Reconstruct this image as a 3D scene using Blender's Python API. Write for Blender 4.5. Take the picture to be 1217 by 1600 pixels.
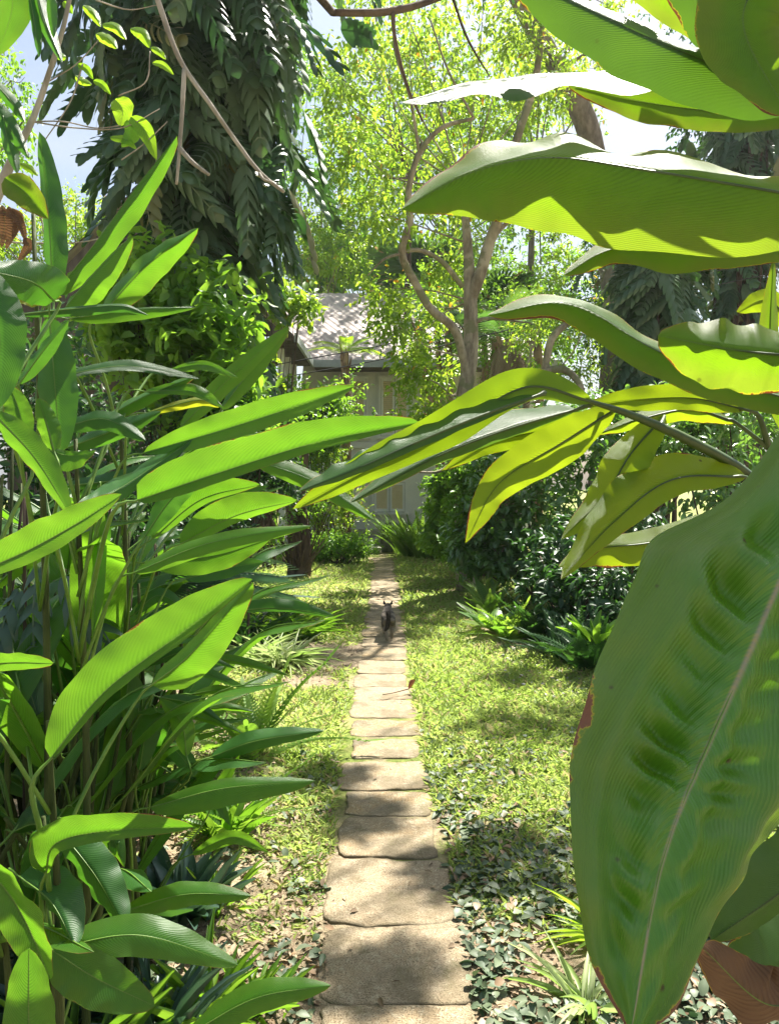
import bpy, bmesh, math, random
import numpy as np
from mathutils import Vector
random.seed(7); rng = np.random.default_rng(11)
PI = math.pi; S = bpy.context.scene; COL = S.collection
for o in list(bpy.data.objects): bpy.data.objects.remove(o)

# ------------------------------------------------------------ camera, sky, sun, exposure
CAMH = 1.4; F = 1208.0; TH = math.atan(45/1208)
cd = bpy.data.cameras.new('camera'); cam = bpy.data.objects.new('camera', cd); COL.objects.link(cam)
cam.location = (0, 0, CAMH); cam.rotation_euler = (PI/2-TH, 0, 0)
cd.sensor_fit = 'VERTICAL'; cd.sensor_height = 36; cd.lens = 36*F/1600
cd.clip_start = 0.05; cd.clip_end = 600
S.camera = cam
HAZE = .0007
SUN_EL = math.radians(60); SUN_AZ = math.radians(30)      # azimuth: right of the view axis (+Y)
w = bpy.data.worlds.new('World'); S.world = w; w.use_nodes = True
nt = w.node_tree; nt.nodes.clear()
sky = nt.nodes.new('ShaderNodeTexSky'); sky.sky_type = 'NISHITA'; sky.sun_disc = False
sky.sun_elevation = SUN_EL; sky.sun_rotation = SUN_AZ; sky.air_density = 1.2; sky.dust_density = 2.5; sky.ozone_density = 1.0
tc = nt.nodes.new('ShaderNodeTexCoord'); mp = nt.nodes.new('ShaderNodeMapping'); mp.inputs['Scale'].default_value = (1.2, 1.2, 3.0)
nz = nt.nodes.new('ShaderNodeTexNoise'); nz.inputs['Scale'].default_value = 2.2; nz.inputs['Detail'].default_value = 7
cr = nt.nodes.new('ShaderNodeValToRGB'); cr.color_ramp.elements[0].position = .45; cr.color_ramp.elements[1].position = .75
mx = nt.nodes.new('ShaderNodeMix'); mx.data_type = 'RGBA'; mx.inputs[7].default_value = (4.6, 5.0, 5.4, 1)
ml = nt.nodes.new('ShaderNodeMath'); ml.operation = 'MULTIPLY'; ml.inputs[1].default_value = .8
bg = nt.nodes.new('ShaderNodeBackground'); bg.inputs['Strength'].default_value = .056
wo = nt.nodes.new('ShaderNodeOutputWorld')
L = nt.links.new
L(tc.outputs['Generated'], mp.inputs[0]); L(mp.outputs[0], nz.inputs[0]); L(nz.outputs['Fac'], cr.inputs[0])
L(cr.outputs[0], ml.inputs[0]); L(ml.outputs[0], mx.inputs[0]); L(sky.outputs[0], mx.inputs[6]); L(mx.outputs[2], bg.inputs[0]); L(bg.outputs[0], wo.inputs[0])
sd = bpy.data.lights.new('sun', 'SUN'); sd.energy = 5.0; sd.angle = math.radians(.55); sd.color = (1, .95, .86)
so = bpy.data.objects.new('sun', sd); COL.objects.link(so); so.location = (0, 0, 20)
SD = Vector((math.sin(SUN_AZ)*math.cos(SUN_EL), math.cos(SUN_AZ)*math.cos(SUN_EL), math.sin(SUN_EL)))
so.rotation_euler = SD.to_track_quat('Z', 'Y').to_euler()
S.view_settings.view_transform = 'Standard'; S.view_settings.look = 'None'
S.view_settings.gamma = 1; S.view_settings.use_curve_mapping = False
S.view_settings.exposure = 1.68
S.render.engine = 'CYCLES'; S.cycles.max_bounces = 8; S.cycles.diffuse_bounces = 5; S.cycles.transmission_bounces = 5

# ------------------------------------------------------------ helpers
FW = np.array([0, math.cos(TH), -math.sin(TH)]); UP = np.array([0, math.sin(TH), math.cos(TH)]); RT = np.array([1., 0, 0])
C0 = np.array([0, 0, CAMH])
def P(px, py, d):                                    # a point seen at (px, py) of the photograph, d metres away
    return C0 + d*(FW + (px-608.5)/F*RT - (py-800)/F*UP)
def G(px, py):                                       # the ground point seen there
    v = FW + (px-608.5)/F*RT - (py-800)/F*UP
    return C0 + v*(CAMH/-v[2])
def mesh(name, V, Fc, mat, parent=None, smooth=True, org=None, uv=None, rnd=None, mats=None, midx=None):
    V = np.asarray(V, dtype=np.float32).reshape(-1, 3).copy()
    if parent is not None: V -= np.array(parent.location, dtype=np.float32)
    elif org is not None: V -= np.array(org, dtype=np.float32)
    me = bpy.data.meshes.new(name)
    if isinstance(Fc, np.ndarray):
        k = Fc.shape[1]; n = len(Fc)
        me.vertices.add(len(V)); me.vertices.foreach_set('co', V.ravel())
        me.loops.add(n*k); me.loops.foreach_set('vertex_index', Fc.astype(np.int32).ravel())
        me.polygons.add(n); me.polygons.foreach_set('loop_start', np.arange(0, n*k, k, dtype=np.int32))
        try: me.polygons.foreach_set('loop_total', np.full(n, k, dtype=np.int32))
        except Exception: pass
        me.update(calc_edges=True)
    else:
        me.from_pydata(V.tolist(), [], Fc); me.update()
    if smooth: me.polygons.foreach_set('use_smooth', np.ones(len(me.polygons), dtype=bool))
    if rnd is not None:
        a = me.attributes.new('rnd', 'FLOAT', 'POINT'); a.data.foreach_set('value', np.asarray(rnd, dtype=np.float32))
    if uv is not None:
        l = me.uv_layers.new(name='UVMap'); vi = np.zeros(len(me.loops), dtype=np.int32); me.loops.foreach_get('vertex_index', vi)
        l.data.foreach_set('uv', np.asarray(uv, dtype=np.float32)[vi].ravel())
    for m in (mats or [mat]): me.materials.append(m)
    if midx is not None: me.polygons.foreach_set('material_index', np.asarray(midx, dtype=np.int32))
    me.validate()
    o = bpy.data.objects.new(name, me); COL.objects.link(o)
    if parent is not None: o.parent = parent
    elif org is not None: o.location = org
    return o
def thing(name, label, cat, loc, group=None):
    o = bpy.data.objects.new(name, None); o.empty_display_size = .1; COL.objects.link(o)
    o.location = tuple(float(v) for v in loc); o['label'] = label; o['category'] = cat
    if group: o['group'] = group
    return o
def tag(o, label=None, cat=None, group=None, kind=None):
    for k, v in (('label', label), ('category', cat), ('group', group), ('kind', kind)):
        if v: o[k] = v
    return o
def sub(o, parent):                                   # make o (already under the same root) a sub-part
    o.parent = parent; return o
def subloc(parent):                                   # world location of a part's origin
    l = Vector(parent.location); p = parent.parent
    while p: l += Vector(p.location); p = p.parent
    return l
def crom(pts, n):                                     # Catmull-Rom resample, any dimension
    p = np.asarray(pts, float)
    if len(p) == 2: t = np.linspace(0, 1, n)[:, None]; return p[0]*(1-t)+p[1]*t
    q = np.vstack([2*p[0]-p[1], p, 2*p[-1]-p[-2]]); m = len(p)-1; out = []
    for s in np.linspace(0, m, n):
        i = min(int(s), m-1); t = s-i; a, b, c, d = q[i], q[i+1], q[i+2], q[i+3]
        out.append(.5*((2*b)+(-a+c)*t+(2*a-5*b+4*c-d)*t*t+(-a+3*b-3*c+d)*t**3))
    return np.array(out)
class MB:
    def __init__(s): s.v = []; s.f = []; s.n = 0
    def add(s, V, Fc):
        V = np.asarray(V, float).reshape(-1, 3); s.v.append(V); s.f += [tuple(int(i)+s.n for i in f) for f in Fc]; s.n += len(V)
    def tube(s, pts, radii, n=None, sides=9, wob=0, cap=True):
        pts = np.asarray(pts, float); n = n or max(2, (len(pts)-1)*6)
        c = crom(pts, n); r = np.interp(np.linspace(0, 1, n), np.linspace(0, 1, len(radii)), radii)
        T = np.gradient(c, axis=0); T /= np.linalg.norm(T, axis=1)[:, None]+1e-9
        ref = np.array([0.13, .21, 1.]) if abs(T[0][2]) < .85 else np.array([1., .1, 0])
        N = np.cross(T, ref); N /= np.linalg.norm(N, axis=1)[:, None]+1e-9; B = np.cross(T, N)
        V = []
        ph = random.uniform(0, 6)
        for i in range(n):
            for k in range(sides):
                a = 2*PI*k/sides; rr = r[i]*(1+wob*math.sin(3*a+ph+i*.35)+wob*random.uniform(-.6, .6))
                V.append(c[i]+rr*(math.cos(a)*N[i]+math.sin(a)*B[i]))
        Fc = [(i*sides+k, i*sides+(k+1) % sides, (i+1)*sides+(k+1) % sides, (i+1)*sides+k) for i in range(n-1) for k in range(sides)]
        if cap: Fc += [tuple(range(sides))[::-1], tuple((n-1)*sides+k for k in range(sides))]
        s.add(V, Fc); return s
    def box(s, x0, x1, y0, y1, z0, z1, bev=0):
        b = bmesh.new(); bmesh.ops.create_cube(b, size=1)
        bmesh.ops.scale(b, vec=(x1-x0, y1-y0, z1-z0), verts=b.verts); bmesh.ops.translate(b, vec=((x0+x1)/2, (y0+y1)/2, (z0+z1)/2), verts=b.verts)
        if bev: bmesh.ops.bevel(b, geom=b.edges[:], offset=bev, segments=2, affect='EDGES', profile=.6)
        b.verts.index_update(); s.add([v.co[:] for v in b.verts], [[v.index for v in f.verts] for f in b.faces]); b.free(); return s
    def build(s, name, mat, parent=None, smooth=True, **k):
        return mesh(name, np.vstack(s.v), s.f, mat, parent, smooth, **k)

# ------------------------------------------------------------ materials
class N:                                              # tiny node-graph writer
    def __init__(s, name):
        s.m = bpy.data.materials.new(name); s.m.use_nodes = True; s.t = s.m.node_tree; s.t.nodes.clear()
        s.out = s.t.nodes.new('ShaderNodeOutputMaterial')
    def n(s, typ, **k):
        x = s.t.nodes.new(typ)
        for a, b in k.items(): setattr(x, a, b)
        return x
    def l(s, a, b): s.t.links.new(a, b)
    def setin(s, sock, v):
        if hasattr(v, 'links') or isinstance(v, bpy.types.NodeSocket): s.l(v, sock)
        else: sock.default_value = v
    def math(s, op, a, b=0., c=None, clamp=False):
        x = s.n('ShaderNodeMath', operation=op, use_clamp=clamp); s.setin(x.inputs[0], a); s.setin(x.inputs[1], b)
        if c is not None: s.setin(x.inputs[2], c)
        return x.outputs[0]
    def mix(s, f, a, b, blend='MIX'):
        x = s.n('ShaderNodeMix', data_type='RGBA', blend_type=blend); s.setin(x.inputs[0], f)
        s.setin(x.inputs[6], a if not isinstance(a, tuple) else (*a[:3], 1)); s.setin(x.inputs[7], b if not isinstance(b, tuple) else (*b[:3], 1)); return x.outputs[2]
    def noise(s, scale, detail=4, rough=.55, vec=None, w=None):
        x = s.n('ShaderNodeTexNoise'); x.inputs['Scale'].default_value = scale; x.inputs['Detail'].default_value = detail; x.inputs['Roughness'].default_value = rough
        if vec is None: vec = s.obj()
        s.l(vec, x.inputs['Vector']); return x.outputs['Fac']
    def obj(s):
        if not hasattr(s, '_o'): s._o = s.n('ShaderNodeTexCoord').outputs['Object']
        return s._o
    def step(s, v, a, b):                             # smoothstep a..b
        x = s.n('ShaderNodeMapRange', interpolation_type='SMOOTHSTEP'); s.setin(x.inputs[0], v)
        x.inputs[1].default_value = a; x.inputs[2].default_value = b; return x.outputs[0]
    def attr(s, name='rnd'):
        return s.n('ShaderNodeAttribute', attribute_name=name).outputs['Fac']
    def bump(s, h, strength=.3, dist=.01):
        x = s.n('ShaderNodeBump'); x.inputs['Strength'].default_value = strength; x.inputs['Distance'].default_value = dist; s.l(h, x.inputs['Height']); return x.outputs[0]
    def bsdf(s, col, rough=.6, spec=.5, normal=None):
        x = s.n('ShaderNodeBsdfPrincipled'); s.setin(x.inputs['Base Color'], (*col, 1) if isinstance(col, tuple) else col)
        s.setin(x.inputs['Roughness'], rough); x.inputs['Specular IOR Level'].default_value = spec
        if normal is not None: s.l(normal, x.inputs['Normal'])
        return x.outputs[0]
    def done(s, sh): s.l(sh, s.out.inputs[0]); return s.m
def leaf_finish(g, col, tr, tmix, rough, spec, nrm):
    b = g.bsdf(col, rough, spec, nrm); t = g.n('ShaderNodeBsdfTranslucent'); g.setin(t.inputs[0], tr)
    if nrm is not None: g.l(nrm, t.inputs['Normal'])
    m = g.n('ShaderNodeMixShader'); m.inputs[0].default_value = tmix; g.l(b, m.inputs[1]); g.l(t.outputs[0], m.inputs[2])
    return g.done(m.outputs[0])
def mat_cloud(name, c1, c2, t1, t2, rough=.4, tmix=.4, spec=.5, odd=None, oddthr=.93):
    g = N(name); r = g.attr(); col = g.mix(r, c1, c2); tr = g.mix(r, t1, t2)
    if odd:
        r2 = g.math('FRACT', g.math('MULTIPLY', r, 37.7)); k = g.step(r2, oddthr, oddthr+.02)
        col = g.mix(k, col, odd); tr = g.mix(k, tr, tuple(min(1, v*1.3) for v in odd))
    return leaf_finish(g, col, tr, tmix, rough, spec, None)
def mat_blade(name, c1, c2, t1, t2, veins=70, slant=14, vstr=.35, rough=.38, tmix=.45, spec=.5, edge=0., crinkle=0., spots=0., mott=.0, yel=(.55,.42,.02), rib=(.18,.3,.05)):
    g = N(name); uv = g.n('ShaderNodeUVMap').outputs[0]; sp = g.n('ShaderNodeSeparateXYZ'); g.l(uv, sp.inputs[0]); U, V = sp.outputs[0], sp.outputs[1]
    a = g.math('MULTIPLY', g.math('ABSOLUTE', g.math('SUBTRACT', U, .5)), 2.)
    info = g.n('ShaderNodeObjectInfo').outputs['Random']
    big = g.noise(7, 3); r = g.math('ADD', g.math('MULTIPLY', info, .6), g.math('MULTIPLY', big, .5), clamp=True)
    col = g.mix(r, c1, c2); tr = g.mix(r, t1, t2)
    wob = g.noise(9, 2)
    ph = g.math('ADD', g.math('SUBTRACT', g.math('MULTIPLY', V, float(veins)), g.math('MULTIPLY', g.math('POWER', a, 1.5), float(slant))), g.math('MULTIPLY', wob, 1.2))
    vein = g.math('SINE', g.math('MULTIPLY', ph, 6.2832))
    v01 = g.math('MULTIPLY_ADD', vein, .5, .5)
    fine = g.math('SINE', g.math('MULTIPLY', ph, 6.2832*3.3))
    ir = g.noise(30, 3)
    vm = g.math('MULTIPLY', g.math('POWER', v01, 2.), g.step(ir, .3, .7))
    col = g.mix(g.math('MULTIPLY', vm, vstr*.8), col, tuple(c*.45 for c in c1)); tr = g.mix(g.math('MULTIPLY', vm, vstr), tr, tuple(c*.5 for c in t1))
    if mott:
        mk = g.math('MULTIPLY', g.step(g.math('ADD', g.math('MULTIPLY', a, .5), g.noise(4.5, 6, .7)), .62, .95), mott); col = g.mix(mk, col, (.15, .19, .03)); tr = g.mix(mk, tr, (.3, .34, .03))
        col = g.mix(g.math('MULTIPLY', g.step(g.noise(120, 4, .7), .58, .7), .35*mott), col, tuple(c*.4 for c in c1))
    ribm = g.step(a, .035, .0); col = g.mix(ribm, col, rib); tr = g.mix(ribm, tr, tuple(c*.8 for c in rib))
    h = g.math('ADD', g.math('MULTIPLY', vein, .5), g.math('MULTIPLY', fine, .2))
    if crinkle:
        cx = g.math('MULTIPLY', g.math('SINE', g.math('ADD', g.math('MULTIPLY', V, 95.), g.math('MULTIPLY', big, 8.))), g.math('MULTIPLY', g.step(g.noise(5, 2), .42, .62), crinkle))
        h = g.math('ADD', h, cx)
        h = g.math('ADD', h, g.math('MULTIPLY', g.noise(22, 3), crinkle*1.6))
    if edge:
        e = g.math('ADD', a, g.math('MULTIPLY', g.math('SUBTRACT', g.noise(9, 6, .7), .56), 1.3*edge+.1+(.03 if edge >= 1 else 0)))
        e = g.math('ADD', e, g.math('MULTIPLY', g.math('POWER', V, 6.), .35*edge))
        ey = g.step(e, .965, 1.03); eb = g.step(e, 1.0, 1.025)
        col = g.mix(ey, col, yel); tr = g.mix(ey, tr, tuple(min(1, c*1.3) for c in yel))
        br = g.mix(g.noise(60, 3), (.1, .035, .015), (.28, .13, .06)); col = g.mix(eb, col, br); tr = g.mix(eb, tr, (.16, .04, .01))
    if spots:
        vo = g.n('ShaderNodeTexVoronoi'); vo.inputs['Scale'].default_value = 38; g.l(g.obj(), vo.inputs['Vector'])
        k = g.math('MULTIPLY', g.step(g.math('ADD', vo.outputs['Distance'], g.math('MULTIPLY', g.noise(90, 3), .1)), .19, .1), g.step(g.noise(11, 2), .52, .6))
        k = g.math('MULTIPLY', k, spots); col = g.mix(k, col, (.05, .03, .012)); tr = g.mix(k, tr, (.05, .02, .005))
    h = g.math('MULTIPLY', h, g.math('MULTIPLY_ADD', g.step(g.noise(6, 3), .35, .65), .8, .25))
    nrm = g.bump(h, .35 if not crinkle else .4, .0016 if not crinkle else .003)
    rr = g.math('MULTIPLY_ADD', g.noise(18, 3), .22, rough-.1)
    return leaf_finish(g, col, tr, tmix, rr, spec, nrm)
def mat_bark(name, c1, c2, scale=9, stretch=.25, rough=.9, moss=None):
    g = N(name); m = g.n('ShaderNodeMapping'); m.inputs['Scale'].default_value = (1, 1, stretch); g.l(g.obj(), m.inputs[0])
    a = g.noise(scale, 7, .65, m.outputs[0]); col = g.mix(g.step(a, .35, .68), c1, c2)
    b = g.noise(scale*.25, 3); col = g.mix(g.math('MULTIPLY', g.step(b, .5, .62), .5), col, tuple(min(1, c*1.5) for c in c2))
    if moss: col = g.mix(g.math('MULTIPLY', g.step(g.noise(scale*.5, 4), .52, .6), .7), col, moss)
    h = g.noise(scale*4, 5, .6, m.outputs[0]); return g.done(g.bsdf(col, rough, .2, g.bump(h, .7, .012)))
def mat_plain(name, c1, c2, scale=12, rough=.7, spec=.4, bs=.2, stretch=(1, 1, 1), detail=5):
    g = N(name); m = g.n('ShaderNodeMapping'); m.inputs['Scale'].default_value = stretch; g.l(g.obj(), m.inputs[0])
    a = g.noise(scale, detail, .6, m.outputs[0]); col = g.mix(g.step(a, .3, .7), c1, c2)
    return g.done(g.bsdf(col, rough, spec, g.bump(g.noise(scale*5, 4, .6, m.outputs[0]), bs, .004)))

HELI = mat_blade('heliconia_leaf', (.028,.10,.01), (.045,.15,.016), (.13,.36,.012), (.23,.50,.02), veins=46, slant=9, vstr=.32, rough=.36, tmix=.46, edge=.4, mott=.1, yel=(.25,.36,.03))
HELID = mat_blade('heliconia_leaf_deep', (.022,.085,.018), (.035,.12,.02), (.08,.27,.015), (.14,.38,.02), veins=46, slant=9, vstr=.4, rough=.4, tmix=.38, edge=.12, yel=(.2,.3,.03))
HELIY = mat_blade('heliconia_leaf_yellowing', (.14,.2,.015), (.24,.27,.02), (.5,.6,.02), (.62,.55,.02), veins=40, slant=9, vstr=.35, tmix=.5, edge=.5)
GING = mat_blade('broad_leaf', (.03,.085,.01), (.05,.12,.013), (.22,.46,.008), (.33,.56,.01), veins=60, slant=26, vstr=.35, rough=.45, spec=.35, tmix=.46, edge=.6, mott=.5, crinkle=.5, spots=.5)
GINGY = mat_blade('broad_leaf_yellowing', (.06,.15,.01), (.10,.19,.01), (.32,.52,.010), (.46,.58,.012), veins=60, slant=26, vstr=.18, rough=.42, tmix=.5, edge=.75, crinkle=.7, spots=.8, rib=(.08,.14,.02))
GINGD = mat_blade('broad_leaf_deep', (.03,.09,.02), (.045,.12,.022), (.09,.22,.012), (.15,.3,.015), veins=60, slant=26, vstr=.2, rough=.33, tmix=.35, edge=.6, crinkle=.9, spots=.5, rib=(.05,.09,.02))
GINGB = mat_blade('broad_leaf_near', (.035,.135,.006), (.07,.215,.012), (.09,.32,.006), (.14,.3,.012), veins=40, slant=30, vstr=.1, rough=.33, tmix=.24, spec=.65, edge=1.0, crinkle=.6, mott=.35, spots=.9, rib=(.3,.28,.16))
RIB = mat_plain('leaf_stalk_green', (.08,.18,.02), (.14,.25,.035), 20, .45, .5, .1)
RIBD = mat_plain('leaf_stalk_dark', (.03,.06,.012), (.06,.1,.02), 20, .45, .5, .1)
CANE = mat_bark('cane', (.03,.045,.012), (.09,.11,.03), 14, .15, .7)
DRYL = mat_blade('dry_leaf', (.07,.035,.018), (.24,.14,.075), (.2,.09,.03), (.3,.15,.06), veins=20, slant=5, vstr=.6, rough=.8, tmix=.25, edge=.6, crinkle=1.)
LIME = mat_cloud('lime_leaves', (.08,.17,.015), (.15,.25,.03), (.32,.56,.02), (.52,.68,.06), .4, .52, .5, odd=(.45,.22,.02), oddthr=.975)
MIDG = mat_cloud('green_leaves', (.06,.15,.02), (.12,.24,.03), (.24,.52,.025), (.4,.68,.05), .4, .45, .5)
GLOSS = mat_cloud('glossy_leaves', (.08,.17,.05), (.17,.29,.11), (.16,.38,.03), (.3,.55,.05), .24, .34, 1.0)
VINE = mat_cloud('vine_leaves', (.04,.10,.045), (.13,.20,.11), (.05,.16,.03), (.12,.3,.04), .34, .22, .5, odd=(.17,.18,.06), oddthr=.93)
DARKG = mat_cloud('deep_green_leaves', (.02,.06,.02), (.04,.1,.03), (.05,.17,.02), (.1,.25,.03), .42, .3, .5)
BLUEG = mat_cloud('bluish_leaves', (.05,.10,.07), (.08,.14,.1), (.06,.15,.06), (.1,.2,.08), .35, .25, .5)
VARI = mat_cloud('striped_leaves', (.2,.3,.08), (.5,.55,.3), (.3,.5,.08), (.6,.7,.3), .45, .4, .5)
FERN = mat_cloud('fern_fronds', (.09,.19,.03), (.2,.32,.07), (.2,.42,.03), (.4,.6,.06), .5, .45, .4)
PALM = mat_cloud('palm_fronds', (.04,.10,.03), (.08,.16,.05), (.12,.3,.04), (.25,.45,.06), .4, .35, .5, odd=(.35,.25,.1), oddthr=.92)
GRASS = mat_cloud('grass_blades', (.14,.24,.04), (.36,.43,.13), (.34,.52,.05), (.62,.74,.2), .5, .42, .4, odd=(.42,.36,.16), oddthr=.86)
COVER = mat_cloud('creeper_leaves', (.06,.10,.05), (.18,.22,.13), (.04,.10,.03), (.1,.16,.05), .5, .2, .4, odd=(.3,.2,.12), oddthr=.86)
LITTER = mat_cloud('dead_leaves', (.12,.075,.04), (.44,.34,.22), (.15,.08,.03), (.3,.2,.08), .75, .15, .3)
BARKL = mat_bark('pale_bark', (.17,.14,.10), (.40,.35,.26), 8, .3, moss=(.14,.16,.07))
BARKD = mat_bark('dark_bark', (.05,.035,.025), (.13,.095,.07), 8, .2)
BARKG = mat_bark('grey_bark', (.13,.11,.09), (.26,.22,.18), 8, .3)
FIBRE = mat_bark('palm_fibre', (.16,.10,.06), (.38,.27,.19), 16, .12)
TWIGM = mat_bark('stick_bark', (.25,.22,.17), (.42,.38,.31), 20, .3)

# ------------------------------------------------------------ leaf templates for clouds (along, across, up)
def t_strip(n=3, wf=lambda s: math.sin(PI*min(1, s*.9+.06))**.8, bend=.25, fold=.12, two=False):
    V = []; Fc = []
    for i in range(n+1):
        s = i/n; w_ = max(.02, wf(s))*.5; z = -bend*s*s
        if two: V += [(s, w_, z), (s, -w_, z)]
        else: V += [(s, w_, z+fold*w_*2), (s, 0, z), (s, -w_, z+fold*w_*2)]
    k = 2 if two else 3
    for i in range(n):
        for j in range(k-1): a = i*k+j; Fc.append((a, a+1, a+k+1, a+k))
    return np.array(V), np.array(Fc)
T_DIA = (np.array([(0, 0, 0), (.42, .5, .1), (1, 0, -.12), (.42, -.5, .1)]), np.array([(0, 3, 2), (0, 2, 1)]))
T_OVAL = t_strip(3); T_OVAL4 = t_strip(4)
T_STRAP = t_strip(5, lambda s: (1-s**3)*.9+.1 if s < .999 else .03, bend=.75, fold=.1)
T_BLADE = t_strip(2, lambda s: (1-s)**.7+.02, bend=.3, fold=0, two=True)
def t_pinnate(n, ll, lw, ang=1.0, droop=.3, arch=.35, prof=None, seg=3, raise_=0.):
    V = []; Fc = []
    def rach(s): return np.array([s, 0, -arch*s*s+raise_*s])
    for i in range(n):
        s = .06+.9*i/(n-1); p = rach(s); lf = (prof(s) if prof else math.sin(PI*(s*.75+.18))**.8)*ll
        for sg in (1, -1):
            b = len(V)
            for j in range(seg+1):
                u = j/seg; a = ang*(1-.35*u); q = p+np.array([math.cos(a)*lf*u, sg*math.sin(a)*lf*u, -droop*lf*u*u])
                hw = lw*.5*(math.sin(PI*min(.965, .2+.77*u)))**.55
                V += [q+np.array([hw, 0, 0]), q-np.array([hw, 0, .15*hw])]
            for j in range(seg): c = b+2*j; Fc.append((c, c+1, c+3, c+2))
    b = len(V)
    for j in range(6):
        p = rach(j/5); V += [p+np.array([0, .012, .004]), p-np.array([0, .012, -.004])]
    for j in range(5): c = b+2*j; Fc.append((c, c+1, c+3, c+2))
    b = len(V); e = rach(.96)
    for j in range(5):
        hw = lw*.6*(.45, .85, 1, .8, .15)[j]; V += [e+np.array([j*.055, hw, -j*.03]), e+np.array([j*.055, -hw, -j*.03])]
    for j in range(4): c = b+2*j; Fc.append((c, c+1, c+3, c+2))
    return np.array(V), np.array(Fc)
T_VINE = t_pinnate(6, .44, .205, 1.0, .3, .3, lambda s: 1.-.4*s, 5)
T_FERN = t_pinnate(18, .2, .04, 1.3, .15, .55, lambda s: (math.sin(PI*(s*.8+.15)))**.7*(1-.5*s), 2, .1)
T_COMP = t_pinnate(4, .34, .3, 1.15, .15, .2, lambda s: 1., 4)
T_PALMF = t_pinnate(26, .36, .022, .95, .5, .7, lambda s: (math.sin(PI*(s*.8+.12)))**.6, 3, .25)
def unit(a): return a/(np.linalg.norm(a, axis=-1, keepdims=True)+1e-9)
def cloud(tpl, pos, dr, nr, Ls, Ws, rnd=None):
    tv, tf = tpl; n = len(pos); dr = unit(dr); sd_ = unit(np.cross(nr, dr)); nr = np.cross(dr, sd_)
    Ls = np.broadcast_to(Ls, (n,)); Ws = np.broadcast_to(Ws, (n,))
    V = pos[:, None]+tv[None, :, 0, None]*(Ls[:, None, None]*dr[:, None])+tv[None, :, 1, None]*(Ws[:, None, None]*sd_[:, None])+tv[None, :, 2, None]*(Ls[:, None, None]*nr[:, None])
    Fc = tf[None]+np.arange(n)[:, None, None]*len(tv)
    if rnd is None: rnd = rng.random(n)
    return V.reshape(-1, 3), Fc.reshape(-1, tf.shape[1]), np.repeat(rnd, len(tv))
def rdir(n): return unit(rng.normal(size=(n, 3)))
def crown(blobs, twigs, per, llen, aspect=.45, tpl=T_DIA, droop=.35, tw=.3, flat=.0, shell=.5, nn_=.55):
    """blobs: (centre, radius-vector). twigs per blob, leaves per twig"""
    A = []; R = []; DD = []; NN = []; LL = []
    for c, r in blobs:
        n = twigs; d = rdir(n); rad = (rng.random(n)**(shell))[:, None]*np.asarray(r)*(1+.22*rng.normal(size=(n, 1)))
        o = np.asarray(c)+d*rad; td = unit(d*.8+rdir(n)*.7+np.array([0, 0, -droop+flat]))
        base = rng.random(n)
        s = (np.arange(per)/per)[None, :, None]
        pos = o[:, None]+td[:, None]*s*tw*rng.uniform(.5, 1.3, (n, 1, 1))+rng.normal(size=(n, per, 3))*llen*.18
        side = unit(np.cross(td, rdir(n)))[:, None]*np.where(np.arange(per) % 2, 1, -1)[None, :, None]
        dd = unit(td[:, None]*.6+side*.9+np.array([0, 0, -droop])+rng.normal(size=(n, per, 3))*.3)
        nn = unit(np.array([0, -.15, 1.])+rng.normal(size=(n, per, 3))*nn_)
        A.append(pos.reshape(-1, 3)); DD.append(dd.reshape(-1, 3)); NN.append(nn.reshape(-1, 3))
        R.append(np.clip(base[:, None]*.65+rng.random((n, per))*.35, 0, 1).ravel()); LL.append(llen*rng.uniform(.6, 1.25, n*per))
    A = np.vstack(A); DD = np.vstack(DD); NN = np.vstack(NN); R = np.concatenate(R); LL = np.concatenate(LL)
    return cloud(tpl, A, DD, NN, LL, LL*aspect, R)
def blob(px, py, d, r, sq=(1, 1, 1)):
    r = r*d/F; return (P(px, py, d), np.array([r*sq[0], r*sq[1], r*sq[2]]))

# ------------------------------------------------------------ large blades traced from the photograph, placed in space
def blade_mesh(M, SL, SR, WL, WR, wav=0., k=3.5, n_side=5, cup=.12, relief=None):
    """M midrib points; SL/SR unit-ish side vectors; WL/WR widths"""
    n = len(M); V = []; UV = []; ph = random.uniform(0, 6); ph2 = random.uniform(0, 6)
    T = unit(np.gradient(M, axis=0)); q1, q2, q3 = [random.uniform(0, 6) for _ in range(3)]
    und = lambda t, r: .05*math.sin(11*t+q1+2.5*r)+.035*math.sin(27*t+q2-3*r)+.016*math.sin(61*t+q3+2*r)
    for i in range(n):
        t = i/(n-1); nL = np.cross(T[i], SL[i]); nL /= np.linalg.norm(nL)+1e-9; nR = np.cross(T[i], -SR[i]); nR /= np.linalg.norm(nR)+1e-9
        row = []
        for j in range(-n_side, n_side+1):
            r = abs(j)/n_side
            if j < 0: p = M[i]+SL[i]*WL[i]*r+nL*WL[i]*(-cup*r*r+wav*r*r*math.sin(2*PI*k*t+ph)+r*und(t, r)+(relief(-r, t) if relief else 0)); u = .5-.5*r
            else: p = M[i]+SR[i]*WR[i]*r+nR*WR[i]*(-cup*r*r+wav*r*r*math.sin(2*PI*k*1.13*t+ph2)+r*und(t, -r)+(relief(r, t) if relief else 0)); u = .5+.5*r
            V.append(p); UV.append((u, t))
    m = 2*n_side+1
    Fc = np.array([(i*m+j, i*m+j+1, (i+1)*m+j+1, (i+1)*m+j) for i in range(n-1) for j in range(m-1)])
    return np.array(V), Fc, np.array(UV)
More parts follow.
